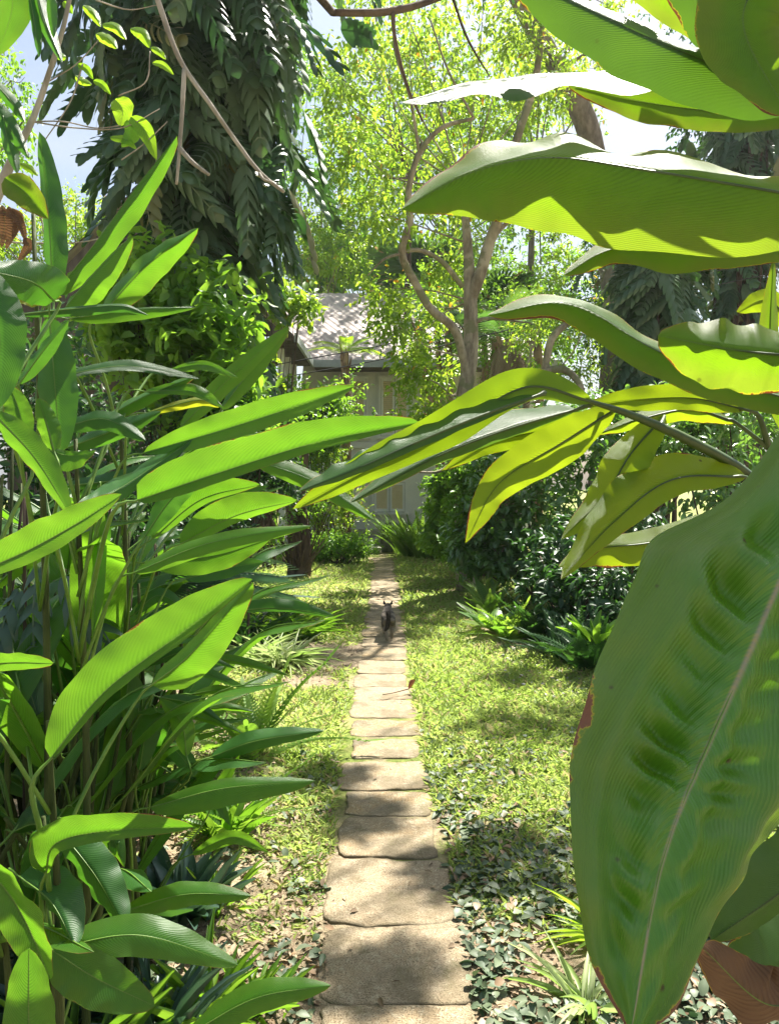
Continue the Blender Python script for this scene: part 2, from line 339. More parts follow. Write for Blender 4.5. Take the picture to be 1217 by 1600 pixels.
def traced(plant, mid, d, wl, wr, zl=0., zr=0., mat=None, pa=.8, pb=.75, wav=.06, k=3.5, stalk=None, sr=.0028, n=34, cup=.1, ribmat=None, name='leaf', label=None, edgej=.03, minw=.0, fold=None, n_side=5, relief=None, wR=None):
    """mid: (x, y) base to tip; d: depth, two or as many as mid; wl/wr px half widths left/right of travel; zl/zr depth change outward"""
    if fold is None: fold = random.choice((-1, 1))*random.uniform(.1, .5)
    zl += fold; zr += fold
    if np.isscalar(d): d = [d]*len(mid)
    if len(d) != len(mid): d = list(np.interp(np.linspace(0, 1, len(mid)), np.linspace(0, 1, len(d)), d))
    c = crom([(x, y, z) for (x, y), z in zip(mid, d)], n)
    M = np.array([P(*q) for q in c]); T2 = np.gradient(c[:, :2], axis=0); T2 /= np.linalg.norm(T2, axis=1)[:, None]+1e-9
    t = np.linspace(0, 1, n); w_ = np.clip(np.sin(PI*t**pa), 0, 1)**pb; w_ = np.maximum(w_, .012)
    if edgej: w_ = w_*(1+edgej*np.sin(t*23+random.uniform(0, 6))*np.sin(t*9))
    SL = np.array([RT*ty+UP*tx for tx, ty in T2]); SR = -SL
    SLz = SL+FW*zl; SRz = SR+FW*zr
    WL = wl*c[:, 2]/F*w_; WR = wr*c[:, 2]/F*w_
    if wR: WR = wr*c[:, 2]/F*np.maximum(.01, crom([[v] for v in np.interp(np.linspace(0, 1, 15), *wR)], n)[:, 0])
    V, Fc, UV = blade_mesh(M, SLz, SRz, WL, WR, wav, k, n_side, cup, relief)
    o = mesh(name, V, Fc, mat, plant, uv=UV)
    if label: o['label'] = label
    mb = MB(); pts = M[::3]+FW*sr*.35; r = list(np.linspace(sr*.62, sr*.12, len(pts)))
    if stalk is not None:
        s = [np.asarray(q, float) for q in stalk]; pts = np.vstack([s, pts]); r = [sr*1.5]*(len(s)-1)+[sr*1.1]+r
    mb.tube(pts, r, n=len(pts)*3, sides=6)
    st = mb.build('leaf_stalk', ribmat or RIB, plant); st.parent = o
    return o

# ------------------------------------------------------------ ground
def vnoise(x, y, s, seed=0):
    r = np.random.default_rng(100+seed).random((64, 64)); u = x*s+17.3*seed; v = y*s+5.1*seed
    i = np.floor(u).astype(int); j = np.floor(v).astype(int); fu = u-i; fv = v-j; fu = fu*fu*(3-2*fu); fv = fv*fv*(3-2*fv)
    g = lambda a, b: r[a % 64, b % 64]
    return (g(i, j)*(1-fu)+g(i+1, j)*fu)*(1-fv)+(g(i, j+1)*(1-fu)+g(i+1, j+1)*fu)*fv
def sm(v, a, b): t = np.clip((v-a)/(b-a), 0, 1); return t*t*(3-2*t)
def pathx(y): return np.interp(y, [0, 2.2, 3.7, 5.2, 6.6, 10, 14], [.03, .02, -.03, -.06, -.05, -.07, -.12])
def grassy(x, y):
    n = vnoise(x, y, 1.7, 1)*.5+vnoise(x, y, 5, 2)*.3+vnoise(x, y, 14, 3)*.2
    g = np.where(x > 0, .28+.7*sm(y+n*.9, 2.5, 3.6), .24+.62*sm(y+n*.8, 3.1, 4.4))
    def ell(cx, cy, rx, ry): return np.clip(1.3-np.sqrt(((x-cx)/rx)**2+((y-cy)/ry)**2), 0, 1)
    g = g-.95*ell(-.62, 6.2, .55, .75)-.5*ell(-.55, 5.35, .5, .22)-1.*ell(1.35, 7.1, .8, .8)-.6*ell(.3, 3.1, .35, .3)-.5*ell(-.9, 4.3, .35, .6)
    g = g-.9*np.clip(1-np.abs(y-10.05)/.16, 0, 1)-.9*np.clip(1-np.abs(y-14.3)/.25, 0, 1)
    g = g-.8*sm(x, 1.6, 2.4)*sm(12-y, 0, 3)-.9*sm(-x, 1.0, 1.6)*sm(9-y, 0, 2)
    g = g-.5*np.clip(1-np.abs(x-pathx(y))/.26, 0, 1)
    return np.clip(g+.45*(n-.5), 0, 1)
xs = np.unique(np.concatenate([[-60, -30, -16, -9, -6], np.arange(-4, 4.01, .06), [6, 9, 16, 30, 60]]))
ys = np.unique(np.concatenate([[-40, -15, -6, -2], np.arange(0, 9, .06), np.arange(9, 16, .15), [17, 19, 22, 28, 40, 80, 160]]))
X, Y = np.meshgrid(xs, ys); Z = (vnoise(X, Y, 2.2, 5)-.5)*.03+(vnoise(X, Y, 9, 6)-.5)*.018
Z *= (np.abs(X) < 5)*(Y < 16)*(Y > 0); pk = np.abs(X-pathx(Y)); Z *= sm(pk, .2, .5); Z += .0055*(pk < .27)*(Y > 0)*(Y < 14.4)
gv = np.stack([X, Y, Z], -1).reshape(-1, 3); nx = len(xs)
ii, jj = np.meshgrid(np.arange(len(ys)-1), np.arange(nx-1), indexing='ij'); a = (ii*nx+jj).ravel()
gf = np.stack([a, a+1, a+nx+1, a+nx], 1)
g = N('soil_and_turf'); r = g.attr('rnd'); n1 = g.noise(3, 6); n2 = g.noise(40, 6, .7); n3 = g.noise(160, 3)
soil = g.mix(g.step(n2, .35, .65), (.19,.14,.09), (.42,.34,.23)); soil = g.mix(g.step(n1, .4, .65), soil, g.mix(n2, (.32,.25,.15), (.50,.42,.28)))
turf = g.mix(g.step(n2, .3, .7), (.11,.16,.03), (.26,.30,.08)); turf = g.mix(g.step(n1, .45, .62), turf, (.36,.34,.14))
k = g.step(g.math('ADD', r, g.math('MULTIPLY', g.math('SUBTRACT', n3, .5), .7)), .3, .6)
GM = g.done(g.bsdf(g.mix(k, soil, turf), .95, .15, g.bump(g.math('ADD', n2, g.math('MULTIPLY', n3, .5)), .9, .02)))
o = mesh('ground', gv, gf, GM, rnd=grassy(gv[:, 0], gv[:, 1])); tag(o, 'sandy soil and short lawn of the garden', kind='structure')
def gz(x, y): return float((vnoise(np.array([x]), np.array([y]), 2.2, 5)[0]-.5)*.03)

# stepping stones
g = N('sandstone'); inf = g.n('ShaderNodeObjectInfo').outputs['Random']
n1 = g.noise(5, 5); n2 = g.noise(55, 6, .75); n3 = g.noise(230, 3, .7)
base = g.mix(g.step(n1, .35, .65), (.42,.29,.14), (.29,.255,.19)); base = g.mix(inf, base, (.43,.34,.23))
base = g.mix(g.step(n2, .45, .72), base, (.58,.50,.35)); base = g.mix(g.math('MULTIPLY', g.step(n3, .5, .62), .85), base, (.13,.10,.055))
base = g.mix(g.math('MULTIPLY', g.step(g.noise(9, 6, .7), .56, .68), .5), base, (.17,.17,.07))
ed = g.math('ADD', g.attr('rnd'), g.math('MULTIPLY', g.math('SUBTRACT', g.noise(14, 6, .7), .5), 1.3))
base = g.mix(g.math('MULTIPLY', g.step(ed, .5, .95), .6), base, g.mix(n2, (.10,.085,.05), (.2,.17,.1)))
base = g.mix(g.math('MULTIPLY', g.step(g.noise(4, 6, .7), .48, .6), .6), base, (.19,.15,.085))
SANDS = g.done(g.bsdf(base, .85, .25, g.bump(g.math('ADD', n2, g.math('MULTIPLY', n3, .6)), .9, .012)))
ORD = 'first second third fourth fifth sixth seventh eighth ninth tenth eleventh twelfth thirteenth fourteenth fifteenth sixteenth seventeenth eighteenth nineteenth twentieth'.split()
def ordw(i):
    if i < 20: return ORD[i]
    t, u = divmod(i+1, 10); tens = {2: 'twent', 3: 'thirt', 4: 'fort'}[t]
    return tens+'ieth' if u == 0 else tens+'y-'+ORD[u-1]
def slab(x0, x1, y0, y1, label):
    cx, cy, hx, hy = (x0+x1)/2, (y0+y1)/2, (x1-x0)/2, (y1-y0)/2; n = 44; out = []
    ph = [random.uniform(0, 6.28) for _ in range(5)]; sk = random.uniform(-.12, .12)
    for k in range(n):
        a = 2*PI*k/n; c_, s_ = math.cos(a), math.sin(a); e = 10
        q = (abs(c_)**e+abs(s_)**e)**(-1/e)
        wv = 1+.02*math.sin(3*a+ph[0])+.016*math.sin(5*a+ph[1])+.014*math.sin(9*a+ph[2])+.012*math.sin(15*a+ph[3])+random.uniform(-.012, .012)+(random.uniform(-.05, .0) if random.random() < .1 else 0)
        out.append((c_*q*hx*wv, s_*q*hy*wv+sk*hx*c_*q*.3))
    out = np.array(out); rings = [(1.003, -.05), (1.0, .002), (.997, .008), (.988, .0105), (.95, .012), (.8, .013), (.6, .014), (.3, .014)]
    V = []; 
    tx, ty = random.uniform(-.012, .012), random.uniform(-.015, .015)
    for s, z in rings:
        for (ax, ay) in out:
            px, py = cx+ax*s, cy+ay*s
            zz = z+(.006*(vnoise(np.array([px]), np.array([py]), 22, 8)[0]-.5)+.008*(vnoise(np.array([px]), np.array([py]), 9, 9)[0]-.5)+tx*ax/hx*.25+ty*ay/hy*.2 if z > 0 else 0)
            V.append((px, py, zz))
    V.append((cx, cy, .015)); Fc = []; rr_ = [[1, 1, 1, .9, .6, .25, .1, 0][min(7, q//n)] for q in range(len(V))]
    for i in range(len(rings)-1):
        for k in range(n): Fc.append((i*n+k, i*n+(k+1) % n, (i+1)*n+(k+1) % n, (i+1)*n+k))
    b = (len(rings)-1)*n
    Fc += [(b+k, b+(k+1) % n, len(V)-1) for k in range(n)]
    o = mesh('stepping_stone', V, Fc, SANDS, org=(cx, cy, 0), rnd=rr_); tag(o, label, 'stepping stone', 'stepping stones of the garden path')
YB = lambda y: CAMH*F/(y-755.)*1.0
rows = [(1640, 1578, 497, 742, 'sandstone slab cut off by the bottom edge of the photo, nearest stone of the path'),
 (1574, 1455, 500, 738, 'big weathered sandstone slab with one broad leaf shadow, second stone of the path'),
 (1449, 1347, 506, 707, 'rough rectangular sandstone slab with slanting shadow streaks, third stone of the path'),
 (1345, 1281, 528, 680, 'ochre sandstone slab just beyond the rough streaked one, fourth stone of the path'),
 (1278, 1241, 540, 675, 'small pinkish sandstone slab, fifth stone of the path'),
 (1238, 1193, 527, 670, 'wide rounded sandstone slab with mottled shade, sixth stone of the path'),
 (1188, 1157, 550, 655, 'short greyish slab above the wide rounded one, seventh stone of the path'),
 (1153, 1128, 547, 654, 'pale slab half in shade, eighth stone of the path')]
for (ya, yb, xa, xb, lab) in rows:
    d0, d1 = G(600, ya)[1], G(600, yb)[1]; dm = (d0+d1)/2; slab((xa-608.5)/F*dm*1.0, (xb-608.5)/F*dm, d0, d1, lab)
y = G(600, 1126)[1]+.02; i = 8
while y < 14.0:
    ln = random.choice((.28, .32, .36, .42, .5))*random.uniform(.93, 1.07); wd = random.uniform(.35, .45)*(1-.018*(y-5)); c = float(pathx(y+ln/2))+random.uniform(-.02, .02)
    tail = {(6, 7): ''}
    lab = 'buff sandstone slab, %s stone along the path from the near end' % ordw(i)
    if y <= 6.76 < y+ln: lab = 'buff sandstone slab under the walking cat, %s stone of the path' % ordw(i)
    slab(c-wd/2, c+wd/2, y, y+ln-.008, lab); y += ln+random.uniform(-.008, .006); i += 1

# grass, creeping leaves, litter
def scatter(n, ymin, ymax, halfx, mask, power=1.6):
    u = rng.random(n); y = (ymin**(1-power)+(ymax**(1-power)-ymin**(1-power))*u)**(1/(1-power))
    x = (rng.random(n)*2-1)*halfx(y); k = mask(x, y); keep = rng.random(n) < k; return x[keep], y[keep]
offp = lambda x, y: (np.abs(x-pathx(y)) > (.215+.03*(vnoise(x, y, 6, 12)-.5)))
x, y = scatter(230000, 2.3, 15.5, lambda y: .45+y*.36, lambda x, y: np.clip(grassy(x, y)*1.25-.22, 0, 1)*offp(x, y)*(vnoise(x, y, 8, 13)*.7+.4))
n = len(x); sc = .6+.12*y
dr = np.stack([rng.normal(size=n), rng.normal(size=n), np.abs(rng.normal(size=n))*.55+.25], 1)
V, Fc, R = cloud(T_DIA, np.stack([x, y, np.full(n, .0)], 1), dr, np.tile([0, 0, 1.], (n, 1))+rng.normal(size=(n, 3))*.2, (.042*sc*rng.uniform(.5, 1.5, n)), .0105*sc, np.clip(vnoise(x, y, 2.5, 14)*.6+rng.random(n)*.4, 0, 1))
tag(mesh('lawn_grass', V, Fc, GRASS, rnd=R, smooth=False), 'short broad-bladed lawn grass on both sides of the path', kind='stuff')
def covmask(x, y):
    n = vnoise(x, y, 3.2, 21)*.6+vnoise(x, y, 8, 22)*.4
    e = np.where(x > 0, sm(4.1-y+n*.8, 0, 1.1), sm(3.8-y+n*.6, 0, .9)*.75)
    return e*np.where(x > 0, sm(n, .22, .45), sm(n, .36, .6)*.5)*offp(x, y)
x, y = scatter(13500, 1.9, 4.6, lambda y: .3+y*.5, covmask, 1.2); n = len(x)
V, Fc, R = cloud(T_OVAL, np.stack([x, y, rng.uniform(.008, .03, n)], 1), np.stack([rng.normal(size=n), rng.normal(size=n), rng.normal(size=n)*.25], 1), np.tile([0, 0, 1.], (n, 1))+rng.normal(size=(n, 3))*.28, rng.uniform(.02, .05, n), rng.uniform(.016, .034, n))
tag(mesh('ground_cover', V, Fc, COVER, rnd=R), 'small grey-green creeping leaves over the bare soil beside the path', kind='stuff')
x, y = scatter(15000, 1.9, 9, lambda y: .3+y*.42, lambda x, y: (1-grassy(x, y))*.9*offp(x, y)+.02, 1.5); n = len(x)
V, Fc, R = cloud(T_OVAL, np.stack([x, y, rng.uniform(.006, .028, n)], 1), np.stack([rng.normal(size=n), rng.normal(size=n), rng.normal(size=n)*.3], 1), np.tile([0, 0, 1.], (n, 1))+rng.normal(size=(n, 3))*.4, rng.uniform(.01, .04, n), rng.uniform(.005, .018, n))
tag(mesh('leaf_litter', V, Fc, LITTER, rnd=R), 'scattered brown dead leaf bits on the bare soil', kind='stuff')
# moss / clover tufts at the slab edges
x, y = scatter(26000, 2.2, 6, lambda y: .1+y*.2, lambda x, y: offp(x, y)*sm(vnoise(x, y, 5, 31), .5, .7)*np.exp(-((np.abs(x-pathx(y))-.3)/.2)**2)*.9, 1.4); n = len(x)
V, Fc, R = cloud(T_DIA, np.stack([x, y, rng.uniform(.002, .014, n)], 1), np.stack([rng.normal(size=n), rng.normal(size=n), np.abs(rng.normal(size=n))*.5], 1), np.tile([0, 0, 1.], (n, 1))+rng.normal(size=(n, 3))*.3, rng.uniform(.006, .014, n), rng.uniform(.006, .011, n))
tag(mesh('clover_moss', V, Fc, MIDG, rnd=R, smooth=False), 'tiny bright clover and moss along the slab edges', kind='stuff')
# pebbles under the right-hand hedge
x, y = scatter(900, 4.6, 8, lambda y: 1.2+0*y, lambda x, y: (np.abs(x-(.95+(6-y)*.0+.12*np.sin(y*3))) < .28)*(y > 4.9)*1., 1.3)
mb = MB()
for px, py in zip(x[:260], y[:260]):
    b = bmesh.new(); bmesh.ops.create_icosphere(b, subdivisions=1, radius=random.uniform(.008, .022)); bmesh.ops.scale(b, vec=(random.uniform(.8, 1.4), 1, .6), verts=b.verts); bmesh.ops.translate(b, vec=(px+.25, py, .01), verts=b.verts); b.verts.index_update()
    mb.add([v.co[:] for v in b.verts], [[v.index for v in f.verts] for f in b.faces]); b.free()
tag(mb.build('pebbles', mat_plain('pebble', (.3, .27, .22), (.6, .56, .5), 30)), 'pale pebbles along the foot of the hedge', kind='stuff')

# ------------------------------------------------------------ house
WALLM = mat_plain('pale_wall', (.72,.74,.70), (.82,.83,.79), 1.3, .8, .2, .15)
TRIM = mat_plain('white_trim', (.76,.78,.75), (.82,.83,.8), 4, .6, .4, .1)
CREAM = mat_plain('cream_shutter', (.78,.68,.42), (.85,.76,.52), 4, .6, .3, .1)
DWOOD = mat_plain('dark_timber', (.06,.05,.04), (.13,.11,.09), 6, .8, .2, .3, (1, 1, .2))
ROOFM = mat_plain('faded_roof', (.27,.225,.20), (.42,.36,.32), 3, .6, .4, .2, (1, .3, .3))
FASC = mat_plain('grey_fascia', (.3,.33,.33), (.42,.45,.45), 5, .6, .4, .1)
DARKH = mat_plain('dark_opening', (.012,.012,.012), (.025,.025,.022), 5, .5, .4, .05)
CONC = mat_plain('old_concrete', (.3,.29,.26), (.46,.44,.40), 7, .9, .2, .4)
HX, HY = 0, 18.2
house = thing('house', 'pale plank-walled house with faded corrugated roof at the end of the path', 'house', (0, HY, 0))
mb = MB(); mb.box(-2.0, 3.4, HY, HY+.2, 0, 4.35); mb.box(-2.2, -2.0, 14.9, HY+.2, 0, .35); 
for i in range(21): mb.box(-1.98+i*.25, -1.965+i*.25, HY-.012, HY-.001, .35, 4.3)
mb.box(3.2, 3.4, HY+.201, 24, 0, 4.35); mb.build('wall', WALLM, house, False)
MB().box(-2.0, 3.4, HY-.06, HY-.002, 0, .32, .01).build('plinth', CONC, house, False)
MB().box(-2.0, 3.4, HY-.08, HY-.003, 2.22, 2.36, .01).build('ledge', TRIM, house, False)
mb = MB(); mb.box(-7.5, -2.25, 15.2, 15.3, 0, 2.1); mb.box(-3.2, -3.1, 15.3, HY, 0, 4.2); mb.box(-7.5, -3.2, 15.9, 16.0, 2.1, 4.2); mb.build('wing_wall', DWOOD, house, False)
for yy in (15.1, 16.1, 17.1):
    MB().box(-2.16, -2.04, yy-.06, yy+.06, .35, 4.15, .01).build('post', TRIM, house, False)
MB().box(-2.13, -2.07, 15.0, HY, 2.9, 2.97).build('rail', TRIM, house, False)
def corr(name, p0, p1, q0, q1, n=120, amp=.014):
    """corrugated sheet: eave p0->p1, ridge q0->q1"""
    p0, p1, q0, q1 = map(np.array, (p0, p1, q0, q1)); nr = np.cross(p1-p0, q0-p0); nr = nr/np.linalg.norm(nr); nr = nr if nr[2] > 0 else -nr
    V = []
    for th in (0, -.03):
        for i in range(n+1):
            t = i/n; h = amp*(1 if i % 4 in (1, 2) else -1)*.6
            for s in (0, .34, .67, 1): V.append((p0*(1-t)+p1*t)*(1-s)+(q0*(1-t)+q1*t)*s+nr*(h+th-.012*(s*3 % 1)))
    m = 4; b = (n+1)*m; Fc = []
    for i in range(n):
        for j in range(3):
            a = i*m+j; Fc += [(a, a+m, a+m+1, a+1), (b+a, b+a+1, b+a+m+1, b+a+m)]
        a = i*m; Fc += [(a, b+a, b+a+m, a+m), (a+3, a+3+m, b+a+3+m, b+a+3)]
    return mesh(name, V, Fc, ROOFM, house, False)
corr('roof', (-1.75, 17.35, 4.12), (3.8, 17.35, 4.12), (-4.6, 22, 6.75), (1.6, 22, 6.75), 120)
corr('roof', (-1.75, 14.2, 4.12), (-1.75, 17.35, 4.12), (-4.6, 14.2, 6.75), (-4.6, 22, 6.75), 110)
corr('roof', (-7.45, 14.2, 4.12), (-7.45, 22, 4.12), (-4.602, 14.2, 6.74), (-4.602, 22, 6.74), 110)
mb = MB(); mb.box(-1.72, 3.8, 17.28, 17.33, 3.98, 4.14); mb.box(-1.73, -1.68, 14.2, 17.27, 3.98, 4.14); mb.build('fascia', FASC, house, False)
mb = MB(); mb.box(-1.7, 3.7, 17.34, HY, 4.0, 4.03); mb.box(-3.1, -1.76, 14.25, 17.3, 4.0, 4.03); mb.build('soffit', DWOOD, house, False)
MB().add([(-7.4, 14.3, 4.1), (-1.8, 14.3, 4.1), (-4.6, 14.3, 6.7), (-7.4, 14.36, 4.1), (-1.8, 14.36, 4.1), (-4.6, 14.36, 6.7)], [(0, 1, 2), (5, 4, 3), (0, 3, 4, 1), (1, 4, 5, 2), (2, 5, 3, 0)]) if 0 else None
m2 = MB(); m2.add([(-7.3, 14.3, 4.1), (-1.9, 14.3, 4.1), (-4.6, 14.3, 6.6), (-7.3, 14.36, 4.1), (-1.9, 14.36, 4.1), (-4.6, 14.36, 6.6)], [(0, 1, 2), (5, 4, 3), (0, 3, 4, 1), (1, 4, 5, 2), (2, 5, 3, 0)]); m2.build('gable', DWOOD, house, False)
def shutter_window(x0, x1, z0, z1, ztr=None):
    f = MB(); t = .06; yf = HY-.07
    f.box(x0-t, x0, yf, HY-.002, z0, z1); f.box(x1, x1+t, yf, HY-.002, z0, z1); f.box(x0-t, x1+t, yf-.01, HY-.002, z1, z1+t); f.box(x0-t-.04, x1+t+.04, yf-.06, HY-.002, z0-t, z0)
    win = f.build('window', TRIM, house, False)
    MB().box(x0, x1, HY-.02, HY-.004, z0, z1).build('backing', DARKH, house, False).parent = win
    zt = ztr or z1; xm = (x0+x1)/2
    for a, b in ((x0+.005, xm-.005), (xm+.005, x1-.005)):
        s = MB(); s.box(a, a+.05, yf+.01, yf+.04, z0+.01, zt); s.box(b-.05, b, yf+.01, yf+.04, z0+.01, zt); s.box(a+.05, b-.05, yf+.01, yf+.04, z0+.01, z0+.08); s.box(a+.05, b-.05, yf+.01, yf+.04, zt-.07, zt)
        s.build('shutter_frame', TRIM, house, False).parent = win
        s = MB(); k = int((zt-z0-.15)/.045)
        for q in range(k):
            z = z0+.08+q*(zt-z0-.15)/k; s.add([(a+.05, yf+.012, z), (b-.05, yf+.012, z), (b-.05, yf+.036, z+.042), (a+.05, yf+.036, z+.042), (a+.05, yf+.02, z-.004), (b-.05, yf+.02, z-.004), (b-.05, yf+.044, z+.038), (a+.05, yf+.044, z+.038)], [(0, 1, 2, 3), (7, 6, 5, 4), (0, 4, 5, 1), (3, 2, 6, 7)])
        s.build('louvres', CREAM, house, False).parent = win
    if ztr:
        s = MB(); s.box(x0, x1, yf, yf+.04, zt+.005, zt+.06)
        for q in range(8): xx = x0+.02+q*(x1-x0-.04)/7.5; s.box(xx, xx+.035, yf+.005, yf+.03, zt+.06, z1)
        s.build('transom', TRIM, house, False).parent = win
shutter_window(-.36, .36, .72, 1.75, 1.42); shutter_window(2.2, 2.9, .72, 1.75, 1.42)
shutter_window(-1.25, -.55, 2.5, 3.85); shutter_window(-.2, .45, 2.5, 3.85); shutter_window(.85, 1.5, 2.5, 3.85); shutter_window(2.2, 2.9, 2.5, 3.85)

st = MB(); st.box(-.55, .65, 16.9, 17.6, 0, .16, .02); o = st.build('stone_step', CONC, None, False, org=(0, 17, 0)); tag(o, 'low worn stone step in front of the shuttered window', 'step')
st = MB(); st.box(-.5, -.16, 15.2, 15.5, 0, .14, .03); o = st.build('stone_block', CONC, None, False, org=(0, 16.2, 0)); tag(o, 'rough stone block lying at the far end of the path', 'stone block')

# skin-grown bodies
def skin(name, verts, edges, radii, mat, parent=None, org=None, sub_=2):
    me = bpy.data.meshes.new(name); me.from_pydata([tuple(v) for v in verts], edges, []); o = bpy.data.objects.new(name, me); COL.objects.link(o)
    md = o.modifiers.new('s', 'SKIN'); md.use_smooth_shade = True
    for i, r in enumerate(radii):
        sv = me.skin_vertices[0].data[i]; sv.radius = (r, r) if np.isscalar(r) else r; sv.use_root = (i == 0)
    ss = o.modifiers.new('u', 'SUBSURF'); ss.levels = sub_; ss.render_levels = sub_
    dg = bpy.context.evaluated_depsgraph_get(); dg.update(); e = o.evaluated_get(dg)
    m2 = bpy.data.meshes.new_from_object(e); V = np.array([v.co[:] for v in m2.vertices]); Fc = [tuple(p.vertices) for p in m2.polygons]
    bpy.data.objects.remove(o); bpy.data.meshes.remove(me)
    return V, Fc
STN = mat_plain('carved_stone', (.10,.10,.09), (.24,.23,.21), 9, .9, .2, .6)
sx, sy = -.03, 15.75
stt = thing('stone_statue', 'dark weathered seated stone figure beside the path end below the shuttered window', 'statue', (sx, sy, 0))
m = MB(); m.box(sx-.2, sx+.2, sy-.16, sy+.16, 0, .17, .02); m.box(sx-.16, sx+.16, sy-.13, sy+.13, .17, .26, .015); m.build('pedestal', STN, stt, False)
V, Fc = skin('f', [(sx, sy, .5), (sx, sy, .68), (sx, sy, .80), (sx, sy-.01, .9), (sx, sy-.02, .99), (sx-.13, sy, .74), (sx-.17, sy-.07, .6), (sx-.09, sy-.16, .52), (sx+.13, sy, .74), (sx+.17, sy-.07, .6), (sx+.09, sy-.16, .52), (sx-.17, sy-.1, .46), (sx+.17, sy-.1, .46), (sx+.04, sy-.2, .45)],
 [(0, 1), (1, 2), (2, 3), (3, 4), (2, 5), (5, 6), (6, 7), (2, 8), (8, 9), (9, 10), (0, 11), (0, 12), (12, 13)], [.12, .11, .09, .075, .05, .055, .045, .04, .055, .045, .04, .07, .07, .05], STN)
V[:, 2] = (V[:, 2]-.4)*.62+.26; V[:, :2] = (V[:, :2]-[sx, sy])*.8+[sx, sy]; V = V+.012*rng.normal(size=V.shape)
mesh('figure', V, Fc, STN, stt)

# ------------------------------------------------------------ trees and shrubs
def limbs(mb, base, blobs, r, frac=1., sub_=3):
    for c, rad in blobs:
        c = np.array(c); m = (np.array(base)+c)/2+rng.normal(size=3)*.12*np.linalg.norm(c-base)*.5
        mb.tube([base, m, c], [r, r*.7, r*.3], sides=6, wob=.05)
        for _ in range(sub_): e = c+rdir(1)[0]*np.array(rad)*.85; mb.tube([c, (c+e)/2+rdir(1)[0]*.08, e], [r*.3, r*.2, r*.08], sides=5)
def tree(name, label, base, trunkpts, trad, blobs, twigs, per, llen, mat, bark, group=None, cat='tree', asp=.45, tpl=T_DIA, tw=.3, droop=.35, lr=.04, extra=None, nl=3):
    t = thing(name, label, cat, base, group); mb = MB(); mb.tube(trunkpts, trad, sides=11, wob=.04)
    top = np.array(trunkpts[-1])
    for b in blobs:
        i = np.argmin([np.linalg.norm(np.array(p)-b[0]) for p in trunkpts]); limbs(mb, np.array(trunkpts[i]), [b], lr, sub_=nl)
    if extra: extra(mb)
    mb.build('trunk', bark, t)
    V, Fc, R = crown(blobs, twigs, per, llen, asp, tpl, droop, tw); mesh('crown', V, Fc, mat, t, rnd=R, smooth=False)
    return t
def shrub(name, label, px, pyb, blobs, twigs, per, llen, mat, group=None, asp=.5, tpl=T_DIA, tw=.2, droop=.1, d=None, stems=6, bark=None, shell=.45, nn_=.55):
    base = G(px, pyb) if d is None else np.array([(px-608.5)/F*d, d, 0.])
    t = thing(name, label, 'shrub', base, group); mb = MB()
    for b in blobs:
        for _ in range(stems): 
            s = base+np.append(rng.normal(size=2)*.1, 0); s[2] = -.02; e = b[0]+rdir(1)[0]*b[1]*.6; mb.tube([s, (s+e)/2+rdir(1)[0]*.06, e], [.014, .01, .005], sides=5)
    mb.build('stem', bark or BARKD, t)
    V, Fc, R = crown(blobs, twigs, per, llen, asp, tpl, droop, tw, shell=shell, nn_=nn_); mesh('foliage', V, Fc, mat, t, rnd=R, smooth=False); return t
def tp(L_, d): return [P(x, y, d if len(q) == 0 else q[0]) for x, y, *q in L_]

# the slender forked tree in the middle
base = G(728, 925); base[2] = -.03; dm = 10.
def ex(mb):
    for L_, r in (([(734, 470, 10), (752, 420, 9.9), (768, 370, 9.9), (790, 310, 9.8), (800, 240, 9.7), (835, 130, 9.6), (850, 20, 9.4)], [.085, .075, .06, .05, .035]),
                  ([(730, 600, 10), (722, 550, 9.9), (708, 512, 9.8), (672, 482, 9.7), (648, 440, 9.6), (628, 396, 9.5), (640, 345, 9.4), (638, 300, 9.4), (655, 240, 9.3), (690, 200, 9.2), (740, 185, 9.2)], [.06, .055, .05, .045, .035, .02]),
                  ([(632, 392, 9.5), (660, 392, 9.5), (692, 410, 9.6), (722, 448, 9.8)], [.025, .03, .035]),
                  ([(768, 372, 9.9), (805, 340, 9.9), (850, 345, 10), (900, 355, 10)], [.035, .025, .015]),
                  ([(738, 508, 10), (756, 498, 9.9), (790, 500, 9.8), (830, 505, 9.6)], [.03, .02, .01]),
                  ([(628, 396, 9.5), (600, 405, 9.4), (575, 430, 9.3)], [.02, .015, .008]),
                  ([(655, 240, 9.3), (640, 150, 9.1), (618, 80, 9), (615, 10, 8.9)], [.02, .02, .015]),
                  ([(740, 185, 9.2), (700, 110, 9.), (672, 30, 8.9)], [.015, .013, .01]),
                  ([(727, 700, 10), (690, 735, 9.9), (655, 738, 9.8)], [.03, .02, .012])):
        mb.tube([P(*q) for q in L_], r, sides=8, wob=.05)
bl = []
for (x, y, r) in [(560,50,60),(640,40,62),(715,60,60),(800,50,65),(530,150,45),(610,150,60),(690,150,55),(760,190,55),(840,140,45),(560,240,45),(650,250,55),(730,260,50),(800,290,40),(590,330,45),(690,330,40),(600,450,28),(615,505,26),(648,535,24),(680,480,34),(640,580,24),(690,585,20),(660,640,30),(700,420,30), (600,-60,80),(760,-60,90)]:
    bl.append(blob(x, y, random.uniform(9., 11.5), r, (1, 1.2, .75)))
tree('forked_tree', 'slender pale forked tree with airy lime-green leaves right of the path', base, [base, P(724, 760, 10), P(722, 640, 10), P(734, 560, 10), P(735, 470, 10), P(730, 380, 10), P(722, 290, 10)], [.13, .12, .105, .1, .09, .06, .04], bl, 44, 9, .095, LIME, BARKL, lr=.013, asp=.5, extra=ex, nl=2, tw=.32)

